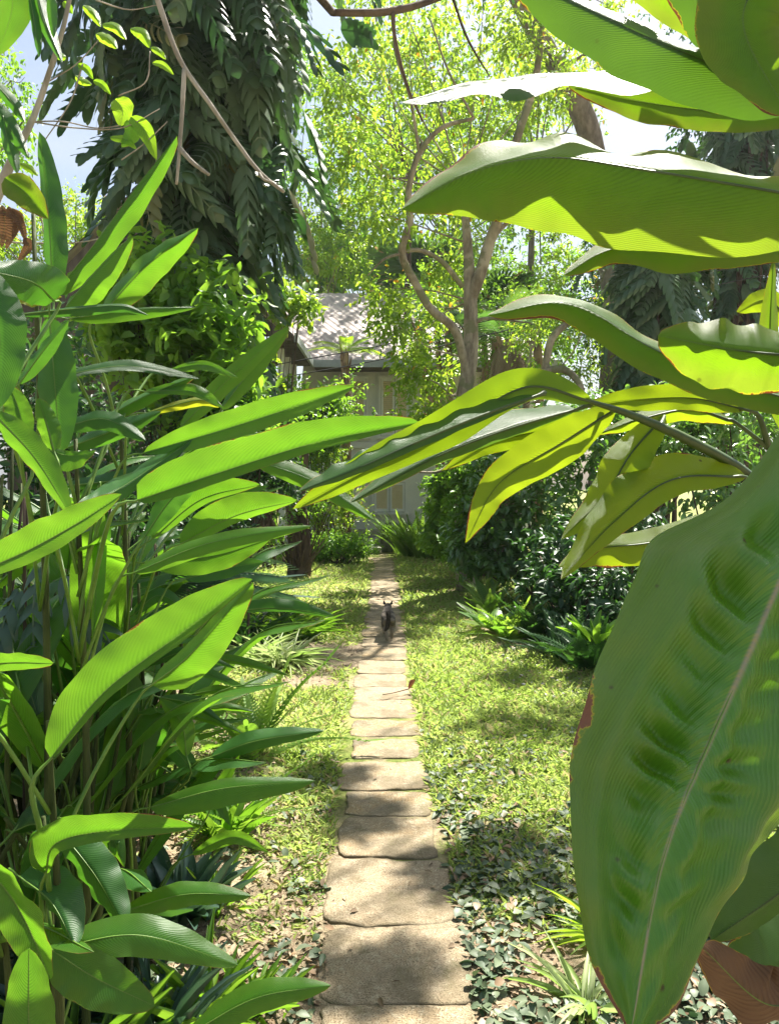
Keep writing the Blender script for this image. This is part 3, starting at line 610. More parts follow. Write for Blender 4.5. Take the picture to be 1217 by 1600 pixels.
# trees behind, one by one
def bgtree(label, px, d, h, blobs, twigs, per, llen, mat, trunkr=.12, bark=BARKG, lean=0, name='broadleaf_tree', **k):
    b = np.array([(px-608.5)/F*d, d, -.03]); top = b+np.array([lean, 0, h]); mid = (b+top)/2+np.array([random.uniform(-.3, .3), 0, 0])
    return tree(name, label, b, [b, mid, top], [trunkr, trunkr*.8, trunkr*.45], blobs, twigs, per, llen, mat, bark, 'trees behind the garden', lr=.03, **k)
R_ = random.uniform
def ring(cx, cy, d, rx, ry, n, r, sq=(1, 1, .8)):
    out = []
    for i in range(n):
        a = 2*PI*i/n+R_(-.3, .3); q = R_(.2, 1); out.append(blob(cx+rx*q*math.cos(a), cy+ry*q*math.sin(a), d+R_(-1.2, 1.2), r*R_(.7, 1.2), sq))
    return out
bgtree('yellow-green tree crown filling the upper middle behind the forked tree', 640, 19.5, 9, ring(620, 170, 19.5, 150, 190, 15, 62), 46, 10, .14, LIME, bark=BARKD)
bgtree('airy lime tree behind the tilted grey trunk, upper right of middle', 800, 17, 8, ring(830, 230, 17, 140, 220, 16, 64), 55, 10, .12, LIME, lean=.4)
bgtree('mid green tree behind the right end of the house', 800, 21, 6, ring(820, 480, 21, 140, 110, 12, 60), 55, 10, .13, MIDG)
bgtree('shadowed green tree behind the right-hand hedge', 1000, 15, 6, ring(1010, 440, 15, 130, 150, 14, 70), 60, 10, .11, DARKG)
bgtree('tall shadowed tree behind the big leaves at the far right', 1190, 14, 8, ring(1180, 150, 14, 150, 190, 14, 80), 50, 10, .12, DARKG)
bgtree('sunlit green tree crown low behind the house roof', 480, 26, 6, ring(500, 380, 26, 130, 90, 12, 60), 60, 10, .16, LIME)
bgtree('bright lime tree seen low between the tall leaves and vine tower', 100, 17, 5, ring(90, 360, 17, 130, 60, 12, 40), 55, 10, .11, LIME)
bgtree('thin-leaved tree at the far left edge behind the tall upright leaf', -60, 12, 5, ring(0, 180, 12, 50, 100, 7, 30), 26, 8, .10, MIDG)
bgtree('dense green tree left behind the yellow-green shrub', 150, 12, 3.5, ring(190, 600, 12, 190, 110, 12, 60), 60, 10, .11, DARKG)
bgtree('mid green crown filling the gap far behind the forked tree', 700, 25, 9, ring(700, 240, 25, 170, 230, 22, 66), 60, 10, .19, MIDG)
bgtree('far green crown between the vine tower and the house roof', 520, 27, 7, ring(520, 250, 27, 70, 200, 12, 50), 55, 10, .19, MIDG)
# leaning grey trunk with vine behind the upper right leaves
b0 = np.array([3.4, 13, -.03])
tree('leaning_tree', 'thick grey leaning trunk crossing behind the silvery leaf, upper right', b0, [b0, P(960, 520, 13), P(925, 230, 12.5), P(870, 110, 12), P(800, -20, 11.5)], [.22, .2, .19, .17, .12], ring(880, 40, 12, 110, 90, 8, 55), 40, 10, .09, LIME, BARKG, lr=.03)
for (px, d, h, r, lab) in ((700, 14, 4.6, .08, 'brown trunk just left of the forked tree'), (684, 15.2, 4.8, .07, 'brown trunk beside the hanging dead fronds'), (775, 14.5, 4.4, .13, 'brown trunk right of the forked tree'), (757, 16, 4.5, .09, 'thin brown trunk close behind the forked tree'), (838, 15.5, 4.8, .12, 'grey-brown trunk behind the pale twisted branch')):
    b = np.array([(px-608.5)/F*d, d, -.03])
    tree('slim_tree', lab+', half hidden in leaves', b, [b, b+[.05, 0, h*.5], b+[-.03, 0, h]], [r, r*.9, r*.7], [(b+[0, 0, h+.3], np.array([.7, .7, .5])), (b+[.4, 0, h-.6], np.array([.5, .5, .4]))], 60, 9, .1, MIDG, FIBRE, 'slim trunks behind the forked tree', lr=.02)
b = G(800, 890)
def ex2(mb):
    for L_, r in (([(806, 640, 11), (840, 590, 11), (878, 577, 10.9), (905, 600, 10.8), (910, 640, 10.8)], [.06, .06, .05, .03]), ([(850, 583, 11), (862, 530, 11), (890, 500, 11.1), (905, 470, 11.2)], [.055, .05, .035]), ([(700, 620, 10.9), (730, 617, 11), (760, 640, 11)], [.025, .02, .015])):
        mb.tube([P(*q) for q in L_], r, sides=8, wob=.06)
tree('twisted_tree', 'low tree with pale twisted limbs above the hedge', b, [b, P(800, 760, 11), P(806, 640, 11)], [.1, .08, .065], [blob(860, 470, 11.2, 50), blob(920, 500, 11.3, 45), blob(830, 520, 11.4, 35), blob(900, 590, 11.4, 35)], 60, 9, .075, LIME, BARKL, lr=.015, extra=ex2)

# vine-covered towers
def vine_tower(label, cx, d, y0, y1, rx, n, Lf, seed=0, xoff=None):
    x = (cx-608.5)/F*d; b = np.array([x, d, -.03]); ztop = P(cx, y0, d)[2]; zlo = P(cx, y1, d)[2]
    t = thing('vine_covered_tree', label, 'tree', b, 'trees smothered in climbing vine'); mb = MB()
    mb.tube([b, b+[.08, 0, ztop*.5], b+[0, 0, ztop]], [.32, .3, .22], sides=12, wob=.08)
    for _ in range(9):
        a = R_(0, 6.28); q = [b+[.4*math.cos(a+k*.25), .4*math.sin(a+k*.25), z] for k, z in enumerate(np.linspace(0, ztop, 7))]; mb.tube(q, [.03, .025, .02], sides=5, wob=.1)
    mb.build('trunk', BARKD, t)
    def prof(z): s = (z-zlo)/(ztop-zlo); return rx*(.28+.85*np.clip(s*1.5, 0, 1)**.8*np.clip(1.25-.25*s, 0, 1)+.12*np.sin(s*21+seed)+.08*np.sin(s*47))
    z = rng.uniform(zlo, ztop, n); a = rng.uniform(0, 2*PI, n); a = np.where(rng.random(n) < .72, -PI/2+rng.normal(size=n)*1.0, a)
    lump = 1+.16*np.sin(a*5+z*2.3)+.1*np.sin(a*9-z*3.1)
    r = prof(z)*lump*rng.uniform(.5, 1.02, n)
    pos = np.stack([x+r*np.cos(a), d+r*np.sin(a), z], 1); out = np.stack([np.cos(a), np.sin(a), np.zeros(n)], 1)
    tan = np.stack([-np.sin(a), np.cos(a), np.zeros(n)], 1)
    dr = out*.45+np.array([0, 0, -.9])+tan*rng.normal(size=(n, 1))*.6+rng.normal(size=(n, 3))*.3
    nr = out*1.0+np.array([0, 0, .65])+tan*rng.normal(size=(n, 1))*.35
    V, Fc, R = cloud(T_VINE, pos, dr, nr, Lf*rng.uniform(.6, 1.15, n), Lf*rng.uniform(.75, 1., n)); mesh('vine_leaves', V, Fc, VINE, t, rnd=R)
    # inner leaves in a darker green, added to block light and dim the core
    nn = n*6; z = rng.uniform(zlo, ztop, nn); a = rng.uniform(0, 2*PI, nn); r = prof(z)*rng.uniform(.08, .5, nn)
    pos = np.stack([x+r*np.cos(a), d+r*np.sin(a), z], 1)
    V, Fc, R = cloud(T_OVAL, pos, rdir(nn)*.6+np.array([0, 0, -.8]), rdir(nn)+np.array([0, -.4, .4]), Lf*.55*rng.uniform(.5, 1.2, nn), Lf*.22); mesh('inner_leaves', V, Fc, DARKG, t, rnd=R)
    return t
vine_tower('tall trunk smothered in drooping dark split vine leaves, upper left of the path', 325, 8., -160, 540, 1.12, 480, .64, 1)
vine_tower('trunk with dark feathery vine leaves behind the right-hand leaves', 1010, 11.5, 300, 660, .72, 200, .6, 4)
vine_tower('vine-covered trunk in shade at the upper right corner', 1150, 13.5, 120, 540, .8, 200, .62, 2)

# palms
def palm(label, px, d, h, nf, fl, boots=True, up=.6, lean=0, mat=PALM, r=.13, name='palm_tree', dead=0):
    b = np.array([(px-608.5)/F*d, d, -.03]); top = b+np.array([lean, 0, h])
    t = thing(name, label, 'palm', b, 'palms near the house'); mb = MB(); mb.tube([b, (b+top)/2+[.05, 0, 0], top], [r*1.2, r, r*.95], sides=12, wob=.06)
    if boots:
        for k in range(26):
            z = h*(.45+.55*k/26); a = k*2.4; p = b+(top-b)*(z/h); mb.tube([p+[.8*r*math.cos(a), .8*r*math.sin(a), -.05], p+[1.25*r*math.cos(a), 1.25*r*math.sin(a), .12], p+[2.1*r*math.cos(a), 2.1*r*math.sin(a), .34]], [.045, .035, .01], sides=5, n=5)
    mb.build('trunk', FIBRE, t)
    for k in range(nf+dead):
        a = k*2.399; e = up-.9*(k/nf)+R_(-.1, .1); dd = (k >= nf)
        if dd: e = -1.6
        dr = np.array([[math.cos(a), math.sin(a), e+.5]]); V, Fc, R = cloud(T_PALMF, top[None], dr, np.array([[0, 0, 1.]]), np.array([fl*R_(.85, 1.1)*(.7 if dd else 1)]), np.array([fl]), np.full(1, rng.random())); mesh('frond', V, Fc, LITTER if dd else mat, t, rnd=R)
    return t
palm('brown-booted palm standing before the house wall with arching fronds', 705, 14.6, 4.3, 5, .7, dead=1, r=.085, lean=-.62)
palm('palm with yellow-green fronds beside the roof edge', 540, 16, 4.1, 6, .75, mat=LIME, r=.06)
palm('palm with shaggy dead fronds behind the forked tree', 790, 13.5, 3.9, 10, 1.4, dead=7)
def fan_palm(label, px, d, h, nf, fl, name='fan_palm', spread=2.2, mat=PALM, plane=False, group=None, pet=.6, nseg=26, rib=RIB):
    b = np.array([(px-608.5)/F*d, d, 0.]); t = thing(name, label, 'palm', b, group); top = b+[0, 0, h]
    if h > .3: m = MB(); m.tube([b-[0, 0, .03], top], [.11, .09], sides=10, wob=.05); m.build('trunk', FIBRE, t)
    for k in range(nf):
        if plane: a = (k/(nf-1)-.5)*spread; dr = np.array([math.sin(a), .12*(-1)**k, math.cos(a)])
        else: a = k*2.4; dr = unit(np.array([math.cos(a), math.sin(a), R_(.2, 1.1)]))
        m = MB(); e = top+dr*pet*fl*R_(.9, 1.1); m.tube([top, (top+e)/2+[0, 0, .04], e], [.02*fl, .012*fl, .01*fl], sides=5)
        if plane:
            V, Fc, R = cloud(t_strip(6, lambda s: math.sin(PI*(s*.86+.09))**.6, .25, -.1), e[None], dr[None]+rng.normal(size=(1, 3))*.06, np.array([[.2, -1, .3]]), np.array([fl*1.2]), np.array([fl*.2])); o = mesh('frond', V, Fc, mat, t, rnd=R)
        else:
            n_ = nseg; an = np.linspace(-1.95, 1.95, n_); sd_ = unit(np.cross(dr, [0, 0, 1.])); u2 = unit(np.cross(sd_, dr)); drs = np.cos(an)[:, None]*dr+np.sin(an)[:, None]*sd_+.12*u2
            V, Fc, R = cloud(T_STRAP if 0 else t_strip(4, lambda s: .25+.75*math.sin(PI*min(.97, s*.8+.12)), .22, .12), np.repeat(e[None], n_, 0), drs, np.tile(u2, (n_, 1)), np.full(n_, fl*.8)*rng.uniform(.9, 1.05, n_), np.full(n_, fl*.085), np.full(n_, rng.random())*.6+rng.random(n_)*.3); o = mesh('frond', V, Fc, mat, t, rnd=R)
        m.build('frond_stalk', rib, t).parent = o
    return t
fan_palm('travellers palm with a flat fan of paddle leaves against the sky', 575, 27, 6.8, 17, 2.2, 'travellers_palm', plane=True)
fan_palm('fan palm with rounded pleated fronds behind the forked tree', 775, 16.5, 5.0, 7, .8)
fan_palm('fan palm with stiff grey-green fronds left of the forked trunk', 660, 23.5, 7., 8, 1.6)
fan_palm('low dark fan palm under the tall leaves at the lower left', 62, 2.75, .22, 7, .42, pet=.5, mat=DARKG)

# short dark stump trunk with twiggy shoots left of the path
b = G(468, 902); t = thing('short_tree', 'short dark peeling trunk with twiggy shoots on the lawn left of the path', 'tree', b)
mb = MB(); mb.tube([b-[0, 0, .03], P(464, 850, 11.5), P(458, 790, 11.5), P(440, 720, 11.5), P(420, 640, 11.4)], [.17, .13, .12, .1, .07], sides=12, wob=.1); mb.tube([b+[.07, 0, -.03], P(478, 850, 11.45), P(472, 780, 11.5), P(480, 700, 11.5)], [.1, .08, .06, .03], sides=9, wob=.12)
for k in range(46):
    e = P(R_(405, 520), R_(780, 880), R_(11., 11.7)); mb.tube([b+[R_(-.12, .04), R_(-.1, .05), 0], (b+e)/2+[R_(-.05, .05), 0, -.02], e], [.012, .009, .004], sides=4)
mb.build('trunk', BARKD, t); V, Fc, R = crown([blob(425, 845, 11.3, 28), blob(450, 800, 11.4, 30), blob(500, 770, 11.6, 34), blob(430, 690, 11.5, 45), blob(490, 660, 11.6, 50), blob(540, 620, 11.8, 40)], 40, 8, .07, .5, T_DIA, .2, .18); mesh('crown', V, Fc, MIDG, t, rnd=R, smooth=False)

# shrubs near the house
shrub('round_shrub', 'round dense clipped shrub at the far left end of the path', 535, 882, [blob(522, 852, 13.4, 30, (1.25, 1, .75)), blob(553, 856, 13.4, 28, (1.2, 1, .75)), blob(500, 858, 13.5, 22, (1, 1, .8))], 230, 8, .06, MIDG, tw=.1)
shrub('leafy_shrub', 'loose light-green shrub rising behind the round clipped one', 525, 868, [blob(500, 800, 14.3, 40), blob(545, 790, 14.3, 36), blob(460, 770, 14.5, 36), blob(520, 740, 14.6, 34)], 120, 9, .075, LIME, tw=.2)
shrub('leafy_shrub', 'broad-leaved shrub against the house under the roof corner', 505, 868, [blob(510, 640, 15, 28), blob(455, 640, 15, 34), blob(490, 690, 15, 32)], 90, 8, .17, MIDG, tw=.3)
shrub('leafy_shrub', 'small lime shrub high beside the left roof edge', 420, 868, [blob(415, 468, 12.6, 20, (1.6, 1, .6)), blob(460, 478, 12.6, 16, (1.6, 1, .4)), blob(395, 580, 12.6, 30)], 50, 7, .15, LIME, tpl=T_OVAL, asp=.55, tw=.35, d=12.6)
def tuft(name, label, px, py, d, n, Lr, W, mat, spread=.15, up=1.0, tpl=T_STRAP, group=None, cat='plant', stem=False, z=0, part='foliage'):
    b = G(px, py) if d is None else np.array([(px-608.5)/F*d, d, 0.]); b[2] = z
    t = thing(name, label, cat, b, group); a = rng.uniform(0, 2*PI, n); q = rng.uniform(.15, 1.1, n)
    pos = b+np.stack([np.cos(a)*spread*rng.random(n), np.sin(a)*spread*rng.random(n), np.zeros(n)], 1)
    dr = np.stack([np.cos(a)*q, np.sin(a)*q, np.full(n, up)*rng.uniform(.6, 1.2, n)], 1)
    V, Fc, R = cloud(tpl, pos, dr, np.tile([0, 0, 1.], (n, 1))+rng.normal(size=(n, 3))*.1, rng.uniform(*Lr, n), W); mesh(part, V, Fc, mat, t, rnd=R); return t
for (px, py, lab) in ((640, 868, 'tall fern tuft right of the stone statue'), (655, 872, 'bushy fern clump against the house, in the middle of the fern bed'), (668, 870, 'fern clump with yellowish tips in the fern bed'), (695, 874, 'dark fern clump at the right end of the fern bed'), (650, 862, 'taller fern clump behind the fern bed')):
    tuft('fern', lab, px, py, None, 46, (.45, .9), .7, FERN, .3, 1.5, T_FERN, 'ferns by the house', 'fern', part='fronds')
# left understory shrubs
shrub('leafy_shrub', 'yellow-green shrub with rounded leaflets below the vine-covered trunk', 300, 1000, [blob(250, 470, 6.6, 70), blob(315, 490, 6.6, 60), blob(200, 520, 6.6, 55), blob(290, 560, 6.6, 75), blob(340, 630, 6.6, 60)], 110, 8, .12, MIDG, tpl=T_OVAL, asp=.55, tw=.3, d=6.6)
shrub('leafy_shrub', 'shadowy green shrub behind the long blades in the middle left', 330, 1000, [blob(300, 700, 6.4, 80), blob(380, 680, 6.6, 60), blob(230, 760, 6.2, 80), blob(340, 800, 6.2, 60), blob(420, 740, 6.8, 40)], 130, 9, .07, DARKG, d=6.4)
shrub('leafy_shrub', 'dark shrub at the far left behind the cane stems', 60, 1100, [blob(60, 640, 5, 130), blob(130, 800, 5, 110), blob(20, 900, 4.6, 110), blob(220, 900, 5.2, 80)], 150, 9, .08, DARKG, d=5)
# edging plants left
for (px, py, lab) in ((350, 1000, 'strappy green edging clump nearest the tall leaves'), (385, 1010, 'strappy green edging clump second along the bed'), (415, 1000, 'strappy green edging clump in the middle of the bed edge'), (440, 985, 'strappy green edging clump behind the striped one'), (465, 1000, 'strappy green edging clump at the tip of the bed'), (400, 975, 'strappy green edging clump at the back of the bed'), (360, 960, 'strappy green edging clump deep in the bed')):
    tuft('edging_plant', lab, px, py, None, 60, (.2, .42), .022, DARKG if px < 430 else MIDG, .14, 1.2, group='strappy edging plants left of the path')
for (px, py, lab) in ((405, 1035, 'cream-striped strappy plant at the left bed edge, left one'), (432, 1043, 'cream-striped strappy plant at the left bed edge, middle one'), (455, 1040, 'cream-striped strappy plant nearest the bare soil')):
    tuft('striped_plant', lab, px, py, None, 55, (.18, .34), .02, VARI, .08, .9, group='cream-striped plants left of the path')
tuft('fern', 'low fern beside the dark blade left of the path', 395, 1245, 3.9, 20, (.35, .55), .5, FERN, .1, .7, T_FERN, None, 'fern', part='fronds')
tuft('fern', 'small fern low in the shade by the bare soil', 365, 1345, 3.1, 14, (.2, .32), .32, FERN, .06, .8, T_FERN, None, 'fern', part='fronds')

# right hedge
def hedge(label, cx, d, tops, **k):
    bl = [blob(x, y, dd, r) for x, y, dd, r in tops]; return shrub('hedge_shrub', label, cx, 0, bl, k.get('tw_', 200)//2, 9, k.get('l', .092), k.get('m', GLOSS), 'glossy shrubs of the right-hand hedge', asp=.5, tw=.14, d=d, stems=4, nn_=.33, tpl=T_OVAL)
hedge('glossy dark hedge shrub nearest the house end', 745, 11.5, [(692, 795, 10.6, 22), (690, 840, 10.6, 20), (698, 755, 10.6, 20), (720, 850, 9.6, 26), (730, 800, 9.6, 30), (735, 745, 9.7, 30), (715, 770, 11.5, 42), (740, 800, 11.2, 40), (705, 830, 11.3, 30), (760, 740, 11.5, 50), (780, 690, 11.6, 45)], m=MIDG)
hedge('glossy hedge shrub with silvery shine behind the hanging yellow leaf', 830, 9.3, [(790, 700, 9.5, 65), (850, 690, 9.4, 70), (770, 800, 9.2, 55), (830, 790, 9, 60), (780, 860, 9, 45), (740, 860, 9.2, 34), (850, 860, 8.8, 50)], tw_=230)
hedge('glossy hedge shrub behind the dark leaf stalk', 960, 8.3, [(920, 690, 8.4, 70), (990, 690, 8.3, 80), (1060, 680, 8.4, 80), (930, 790, 8.1, 70), (900, 870, 7.9, 60), (980, 860, 7.8, 80), (1120, 660, 8.4, 80)], tw_=240)
hedge('low dark hedge shrub beside the giant leaf edge', 930, 6.6, [(880, 930, 6.9, 60), (940, 940, 6.5, 70), (1000, 900, 6.6, 90), (880, 870, 7.2, 60), (960, 1000, 6.2, 50)], m=DARKG, l=.075)
hedge('tall glossy hedge shrub at the far right behind the leaves', 1130, 7.5, [(1130, 740, 7.5, 120), (1180, 620, 7.8, 100), (1150, 860, 7.3, 110)], tw_=220)
for (px, py, lab, m, n) in ((765, 960, 'arching pale fern at the near corner of the hedge', FERN, 18), (840, 1000, 'dark fern under the hedge right of the paddle-leaved plant', DARKG, 26), (880, 1030, 'drooping dark fern at the foot of the hedge', DARKG, 30), (920, 1045, 'dark fern beside the giant leaf edge', DARKG, 30), (800, 1000, 'small fern beside the paddle-leaved plant', FERN, 20), (760, 935, 'feathery pale fern above the paddle-leaved plant', FERN, 20)):
    tuft('fern', lab, px, py, None, n, (.3, .52), .5, m, .12, .9, T_FERN, 'ferns under the hedge', 'fern', part='fronds')
T_PAD = t_strip(6, lambda s: math.sin(PI*min(.98, s**1.3*.9+.06))**.8, .45, -.1)
b = G(770, 990); t = thing('paddle_plant', 'pale-leaved rosette plant with paddle leaves at the hedge foot', 'plant', b)
for k in range(13):
    a = k*2.4; V, Fc, R = cloud(T_PAD, b[None]+[[0, 0, .03]], np.array([[math.cos(a)*.7, math.sin(a)*.7, R_(.6, 1.3)]]), np.array([[0, 0, 1.]]), np.array([R_(.28, .42)]), np.array([R_(.09, .13)])); mesh('leaf', V, Fc, MIDG if k % 3 else LIME, t, rnd=R)
tuft('leafy_plant', 'bright pointed-leaf plant against the giant leaf edge', 930, 985, 5.6, 26, (.14, .24), .05, MIDG, .12, 1.3, T_OVAL4, z=.25)
for (px, py, d, lab, m) in ((925, 1600, 2.0, 'pale grassy tuft at the bottom right beside the giant leaf tip', VARI), (960, 1600, 2.3, 'yellow-green grassy tuft behind the giant leaf tip', LIME), (1060, 1560, 2.5, 'bright leafy tuft in the bottom right corner', LIME), (1120, 1560, 2.4, 'green tuft below the spotted leaf', MIDG)):
    tuft('grassy_plant', lab, px, py, d, 30, (.09, .2), .016, m, .06, 1.0, group='tufts at the bottom right')
shrub('leafy_shrub', 'bright small-leaved seedling bush at the bottom right', 1060, 0, [blob(1040, 1530, 2.6, 60), blob(1120, 1560, 2.5, 60)], 40, 7, .035, LIME, d=2.6, tw=.1)

# ------------------------------------------------------------ overhead canopy tree (trunk left of the camera), its boughs cross the top of the view
b = np.array([-2.6, 1.0, -.03])
cb = []  # unseen leaf clumps, placed toward the sun to cast the wanted shadow patches
for (gx, gy, h, r) in ((-1., 1.6, 5.5, .2), (-.9, 2.5, 5.9, .2), (.75, 4.35, 6.6, .36), (1.25, 4.5, 6.8, .36), (1.5, 5.3, 7.4, .35), (.9, 5.45, 7.4, .25), (.5, 2.75, 6.0, .28), (.95, 2.45, 6., .3), (-.12, 3.15, 6.3, .11), (.2, 2.72, 6., .09), (-.05, 2.1, 5.8, .09), (-.3, 3.6, 6.5, .1), (-.55, 6.1, 8., .4), (-.95, 6.5, 8.2, .35), (1.1, 3.5, 6.5, .18), (-.8, 3.7, 6.5, .2), (-1.6, 3.2, 6.2, .4), (-2.2, 2.2, 6, .5), (-1.3, 1.6, 6, .35), (-1.1, 4.6, 7, .25), (.75, 1.3, 5.6, .22), (1.2, .9, 5.6, .3)):
    k = .577*h; cb.append((np.array([gx+k*math.sin(SUN_AZ), gy+k*math.cos(SUN_AZ), h]), np.array([r, r, r*.5])))
def ex3(mb):
    for L_, r in (([P(520, 20, 6.5), P(608, 18, 6.6), P(690, -5, 6.8), P(800, -60, 7)], [.03, .03, .02]), ([P(614, 20, 6.6), P(617, 60, 6.6), P(635, 130, 6.7), P(660, 190, 6.8)], [.02, .015, .008]), ([P(705, -10, 6.6), P(730, 60, 6.6), P(765, 120, 6.7)], [.013, .01, .006])):
        mb.tube(L_, r, sides=7, wob=.08)
    mb.tube([b+[0, 0, 3.8], np.array([-1.8, 3.5, 5.2]), P(520, 20, 6.5)], [.12, .08, .03], sides=8)
tree('canopy_tree', 'tall tree, its unseen leaf clumps added for shade, whose dark bough hangs across the top of the photo', b, [b, b+[.1, .1, 2.2], b+[0, 0, 3.8], b+[.6, 1.8, 5.0]], [.22, .19, .17, .12], cb, 62, 9, .09, DARKG, BARKD, lr=.02, extra=ex3, nl=1, tw=.13)

# overhead wires
for k, (ya, yb, lab) in enumerate(((612, 492, 'lower black overhead wire in front of the house roof'), (590, 470, 'upper black overhead wire in front of the house roof'))):
    a0, a1 = P(330, ya, 13), P(900, yb, 12.2); mid = (a0+a1)/2-[0, 0, .06]
    o = MB().tube([a0+(a0-a1)*1.5, a0, mid, a1, a1+(a1-a0)*1.5], [.009, .009], n=30, sides=5).build('overhead_wire', DARKH, org=tuple(mid)); tag(o, lab, 'wire', 'overhead wires')

# ------------------------------------------------------------ heliconia stand on the left
HB = {}
def hplant(key, px, d, h, label, lean=(0, 0), r=.0085):
    b = np.array([(px-608.5)/F*d, d, 0.]); t = thing('heliconia_plant', label, 'plant', b, 'tall paddle-leaved plants left of the path')
    top = b+np.array([lean[0], lean[1], h]); mb = MB(); mb.tube([b-[0, 0, .03], (b+top)/2+[.01, .01, 0], top], [r*1.25, r, r*.55], sides=8, n=14, wob=.05); mb.build('cane', CANE, t)
    HB[key] = (t, b, top); return t
hplant('A', -40, 1.35, 1.75, 'paddle-leaved plant cut by the left edge with broad dark blades')
hplant('B', 60, 1.75, 2.0, 'tallest paddle-leaved plant with upright blades against the sky')
hplant('C', 120, 1.75, 1.5, 'paddle-leaved plant with long blades reaching over the path')
hplant('D', 190, 2.15, 1.6, 'paddle-leaved plant behind with slim level blades over the lawn')
hplant('E', 70, 1.45, .95, 'paddle-leaved plant with one huge glowing slanting blade')
hplant('F', 215, 2.35, 1.1, 'slender paddle-leaved plant with narrow dark blades above the lawn')
hplant('G', 60, 1.6, .7, 'low paddle-leaved plant with a curled bright blade near the bottom left')
hplant('H', -10, 1.5, .6, 'low plant at the bottom left corner with wide glowing blade')
hplant('I', 200, 2.0, .5, 'short plant at the bottom reaching blades toward the stone slabs')
def hl(key, mid, d, wl, wr, zl=-.2, zr=.2, mat=None, **k):
    t, b, top = HB[key]; d0 = d if np.isscalar(d) else d[0]; p = P(mid[0][0], mid[0][1], d0); q = P(mid[1][0], mid[1][1], d0 if np.isscalar(d) else d[min(1, len(d)-1)])
    ax = (q-p)/np.linalg.norm(q-p); zc = min(max(.02, p[2]-.28-.25*np.hypot(*(p-b)[:2])), top[2]*.95); f = zc/top[2]; c = b+(top-b)*f
    s1 = c+(p-ax*.05-c)*.5+np.array([0, 0, .05*abs(p[2]-c[2])]); s2 = p-ax*.05+np.array([0, 0, -.006])
    return traced(t, mid, d, wl, wr, zl, zr, mat or HELI, stalk=[c, s1, s2], **k)
# B: upright blades
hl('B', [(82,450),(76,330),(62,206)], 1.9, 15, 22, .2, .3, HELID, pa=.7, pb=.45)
hl('B', [(84,460),(145,385),(215,290),(277,212)], [1.8,1.75], 22, 30, 1.5, -.3, HELI, pa=.85, pb=.5)
hl('B', [(95,490),(145,430),(206,368)], [1.75,1.7], 12, 34, 1.2, -.2, HELI, pa=.8, pb=.55)
hl('D', [(160,490),(230,415),(310,356)], [2.0,2.0], 26, 20, .2, 1., HELI, pa=.75, pb=.6)
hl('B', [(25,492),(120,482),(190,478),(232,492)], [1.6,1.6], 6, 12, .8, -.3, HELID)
hl('D', [(110,498),(210,484),(308,480)], [1.8,1.9], 5, 16, .8, -.2, HELI)
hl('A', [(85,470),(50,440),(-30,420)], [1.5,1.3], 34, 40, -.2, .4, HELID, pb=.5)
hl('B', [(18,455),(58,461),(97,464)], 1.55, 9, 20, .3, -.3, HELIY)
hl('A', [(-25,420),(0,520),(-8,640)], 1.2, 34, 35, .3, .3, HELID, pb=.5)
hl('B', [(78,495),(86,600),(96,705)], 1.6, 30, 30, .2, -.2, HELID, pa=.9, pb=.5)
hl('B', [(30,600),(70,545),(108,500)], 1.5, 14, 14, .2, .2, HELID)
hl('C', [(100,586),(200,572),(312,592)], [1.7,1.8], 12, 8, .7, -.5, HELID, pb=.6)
hl('C', [(265,578),(320,570),(372,590)], 2., 7, 10, .3, -.3, HELI)
hl('D', [(282,668),(360,590),(452,510)], 2.4, 15, 15, .3, .9, HELI, pb=.6)
hl('D', [(345,640),(395,575),(452,512)], 2.6, 10, 14, .3, .9, HELI, pb=.6)
hl('C', [(150,662),(225,620),(305,588)], 1.9, 14, 14, 1.5, .2, HELI, pb=.55)
hl('C', [(228,612),(300,612),(350,638)], 1.9, 14, 7, .4, -.3, HELI)
hl('D', [(230,645),(310,625),(345,636)], 2., 7, 10, .4, -.3, HELIY)
hl('C', [(105,700),(180,672),(252,643)], 1.75, 18, 16, .5, -.2, HELID, pb=.6)
hl('C', [(98,668),(165,655),(228,688)], 1.7, 16, 18, .6, -.2, HELID, pb=.6)
hl('A', [(-10,645),(55,715),(112,805)], [1.3,1.25], 26, 22, -.3, .2, HELI, pb=.55)
hl('A', [(42,690),(30,640),(18,604)], 1.4, 20, 18, -.1, .5, HELI, pb=.5)
hl('B', [(85,705),(73,660),(60,622)], 1.5, 16, 16, -.1, .5, HELI, pb=.5)
hl('B', [(72,702),(110,712),(150,704)], 1.5, 8, 24, .5, -.2, HELI)
hl('C', [(105,805),(185,765),(303,686)], [1.5,1.7], 34, 16, 1.6, -.1, HELID, pb=.6)
hl('C', [(215,782),(345,738),(500,690),(655,660)], [1.5,1.5], 40, 15, -.45, -.62, HELI, pa=.62, pb=.5, n=44, sr=.0038, fold=0)
hl('C', [(225,708),(380,662),(553,604)], [1.7,1.7], 26, 20, -.3, -.65, HELI, pa=.95, pb=.55, n=40, fold=0)
hl('A', [(-60,905),(40,862),(120,818),(190,772)], [1.15,1.2], 30, 20, -.25, .5, HELI, pb=.6)
hl('C', [(100,760),(200,745),(290,700)], 2.1, 16, 12, .2, .2, HELID)
hl('C', [(155,785),(152,890),(146,1005)], 1.75, 13, 11, -.1, .2, HELI, pb=.45)
hl('C', [(226,838),(272,775),(335,722)], 1.65, 20, 20, .5, -.3, HELID)
hl('D', [(238,842),(315,780),(406,757)], 1.85, 26, 10, -.2, .4, HELI, pb=.6)
hl('D', [(282,850),(370,805),(463,782)], 1.8, 32, 12, -.3, .4, HELI, pb=.6)
hl('C', [(210,895),(330,848),(487,822)], [1.7,1.65], 14, 16, 1.3, .1, HELI, pb=.6)
hl('D', [(230,880),(335,868),(425,840)], 1.95, 14, 26, -.1, -.3, HELI)
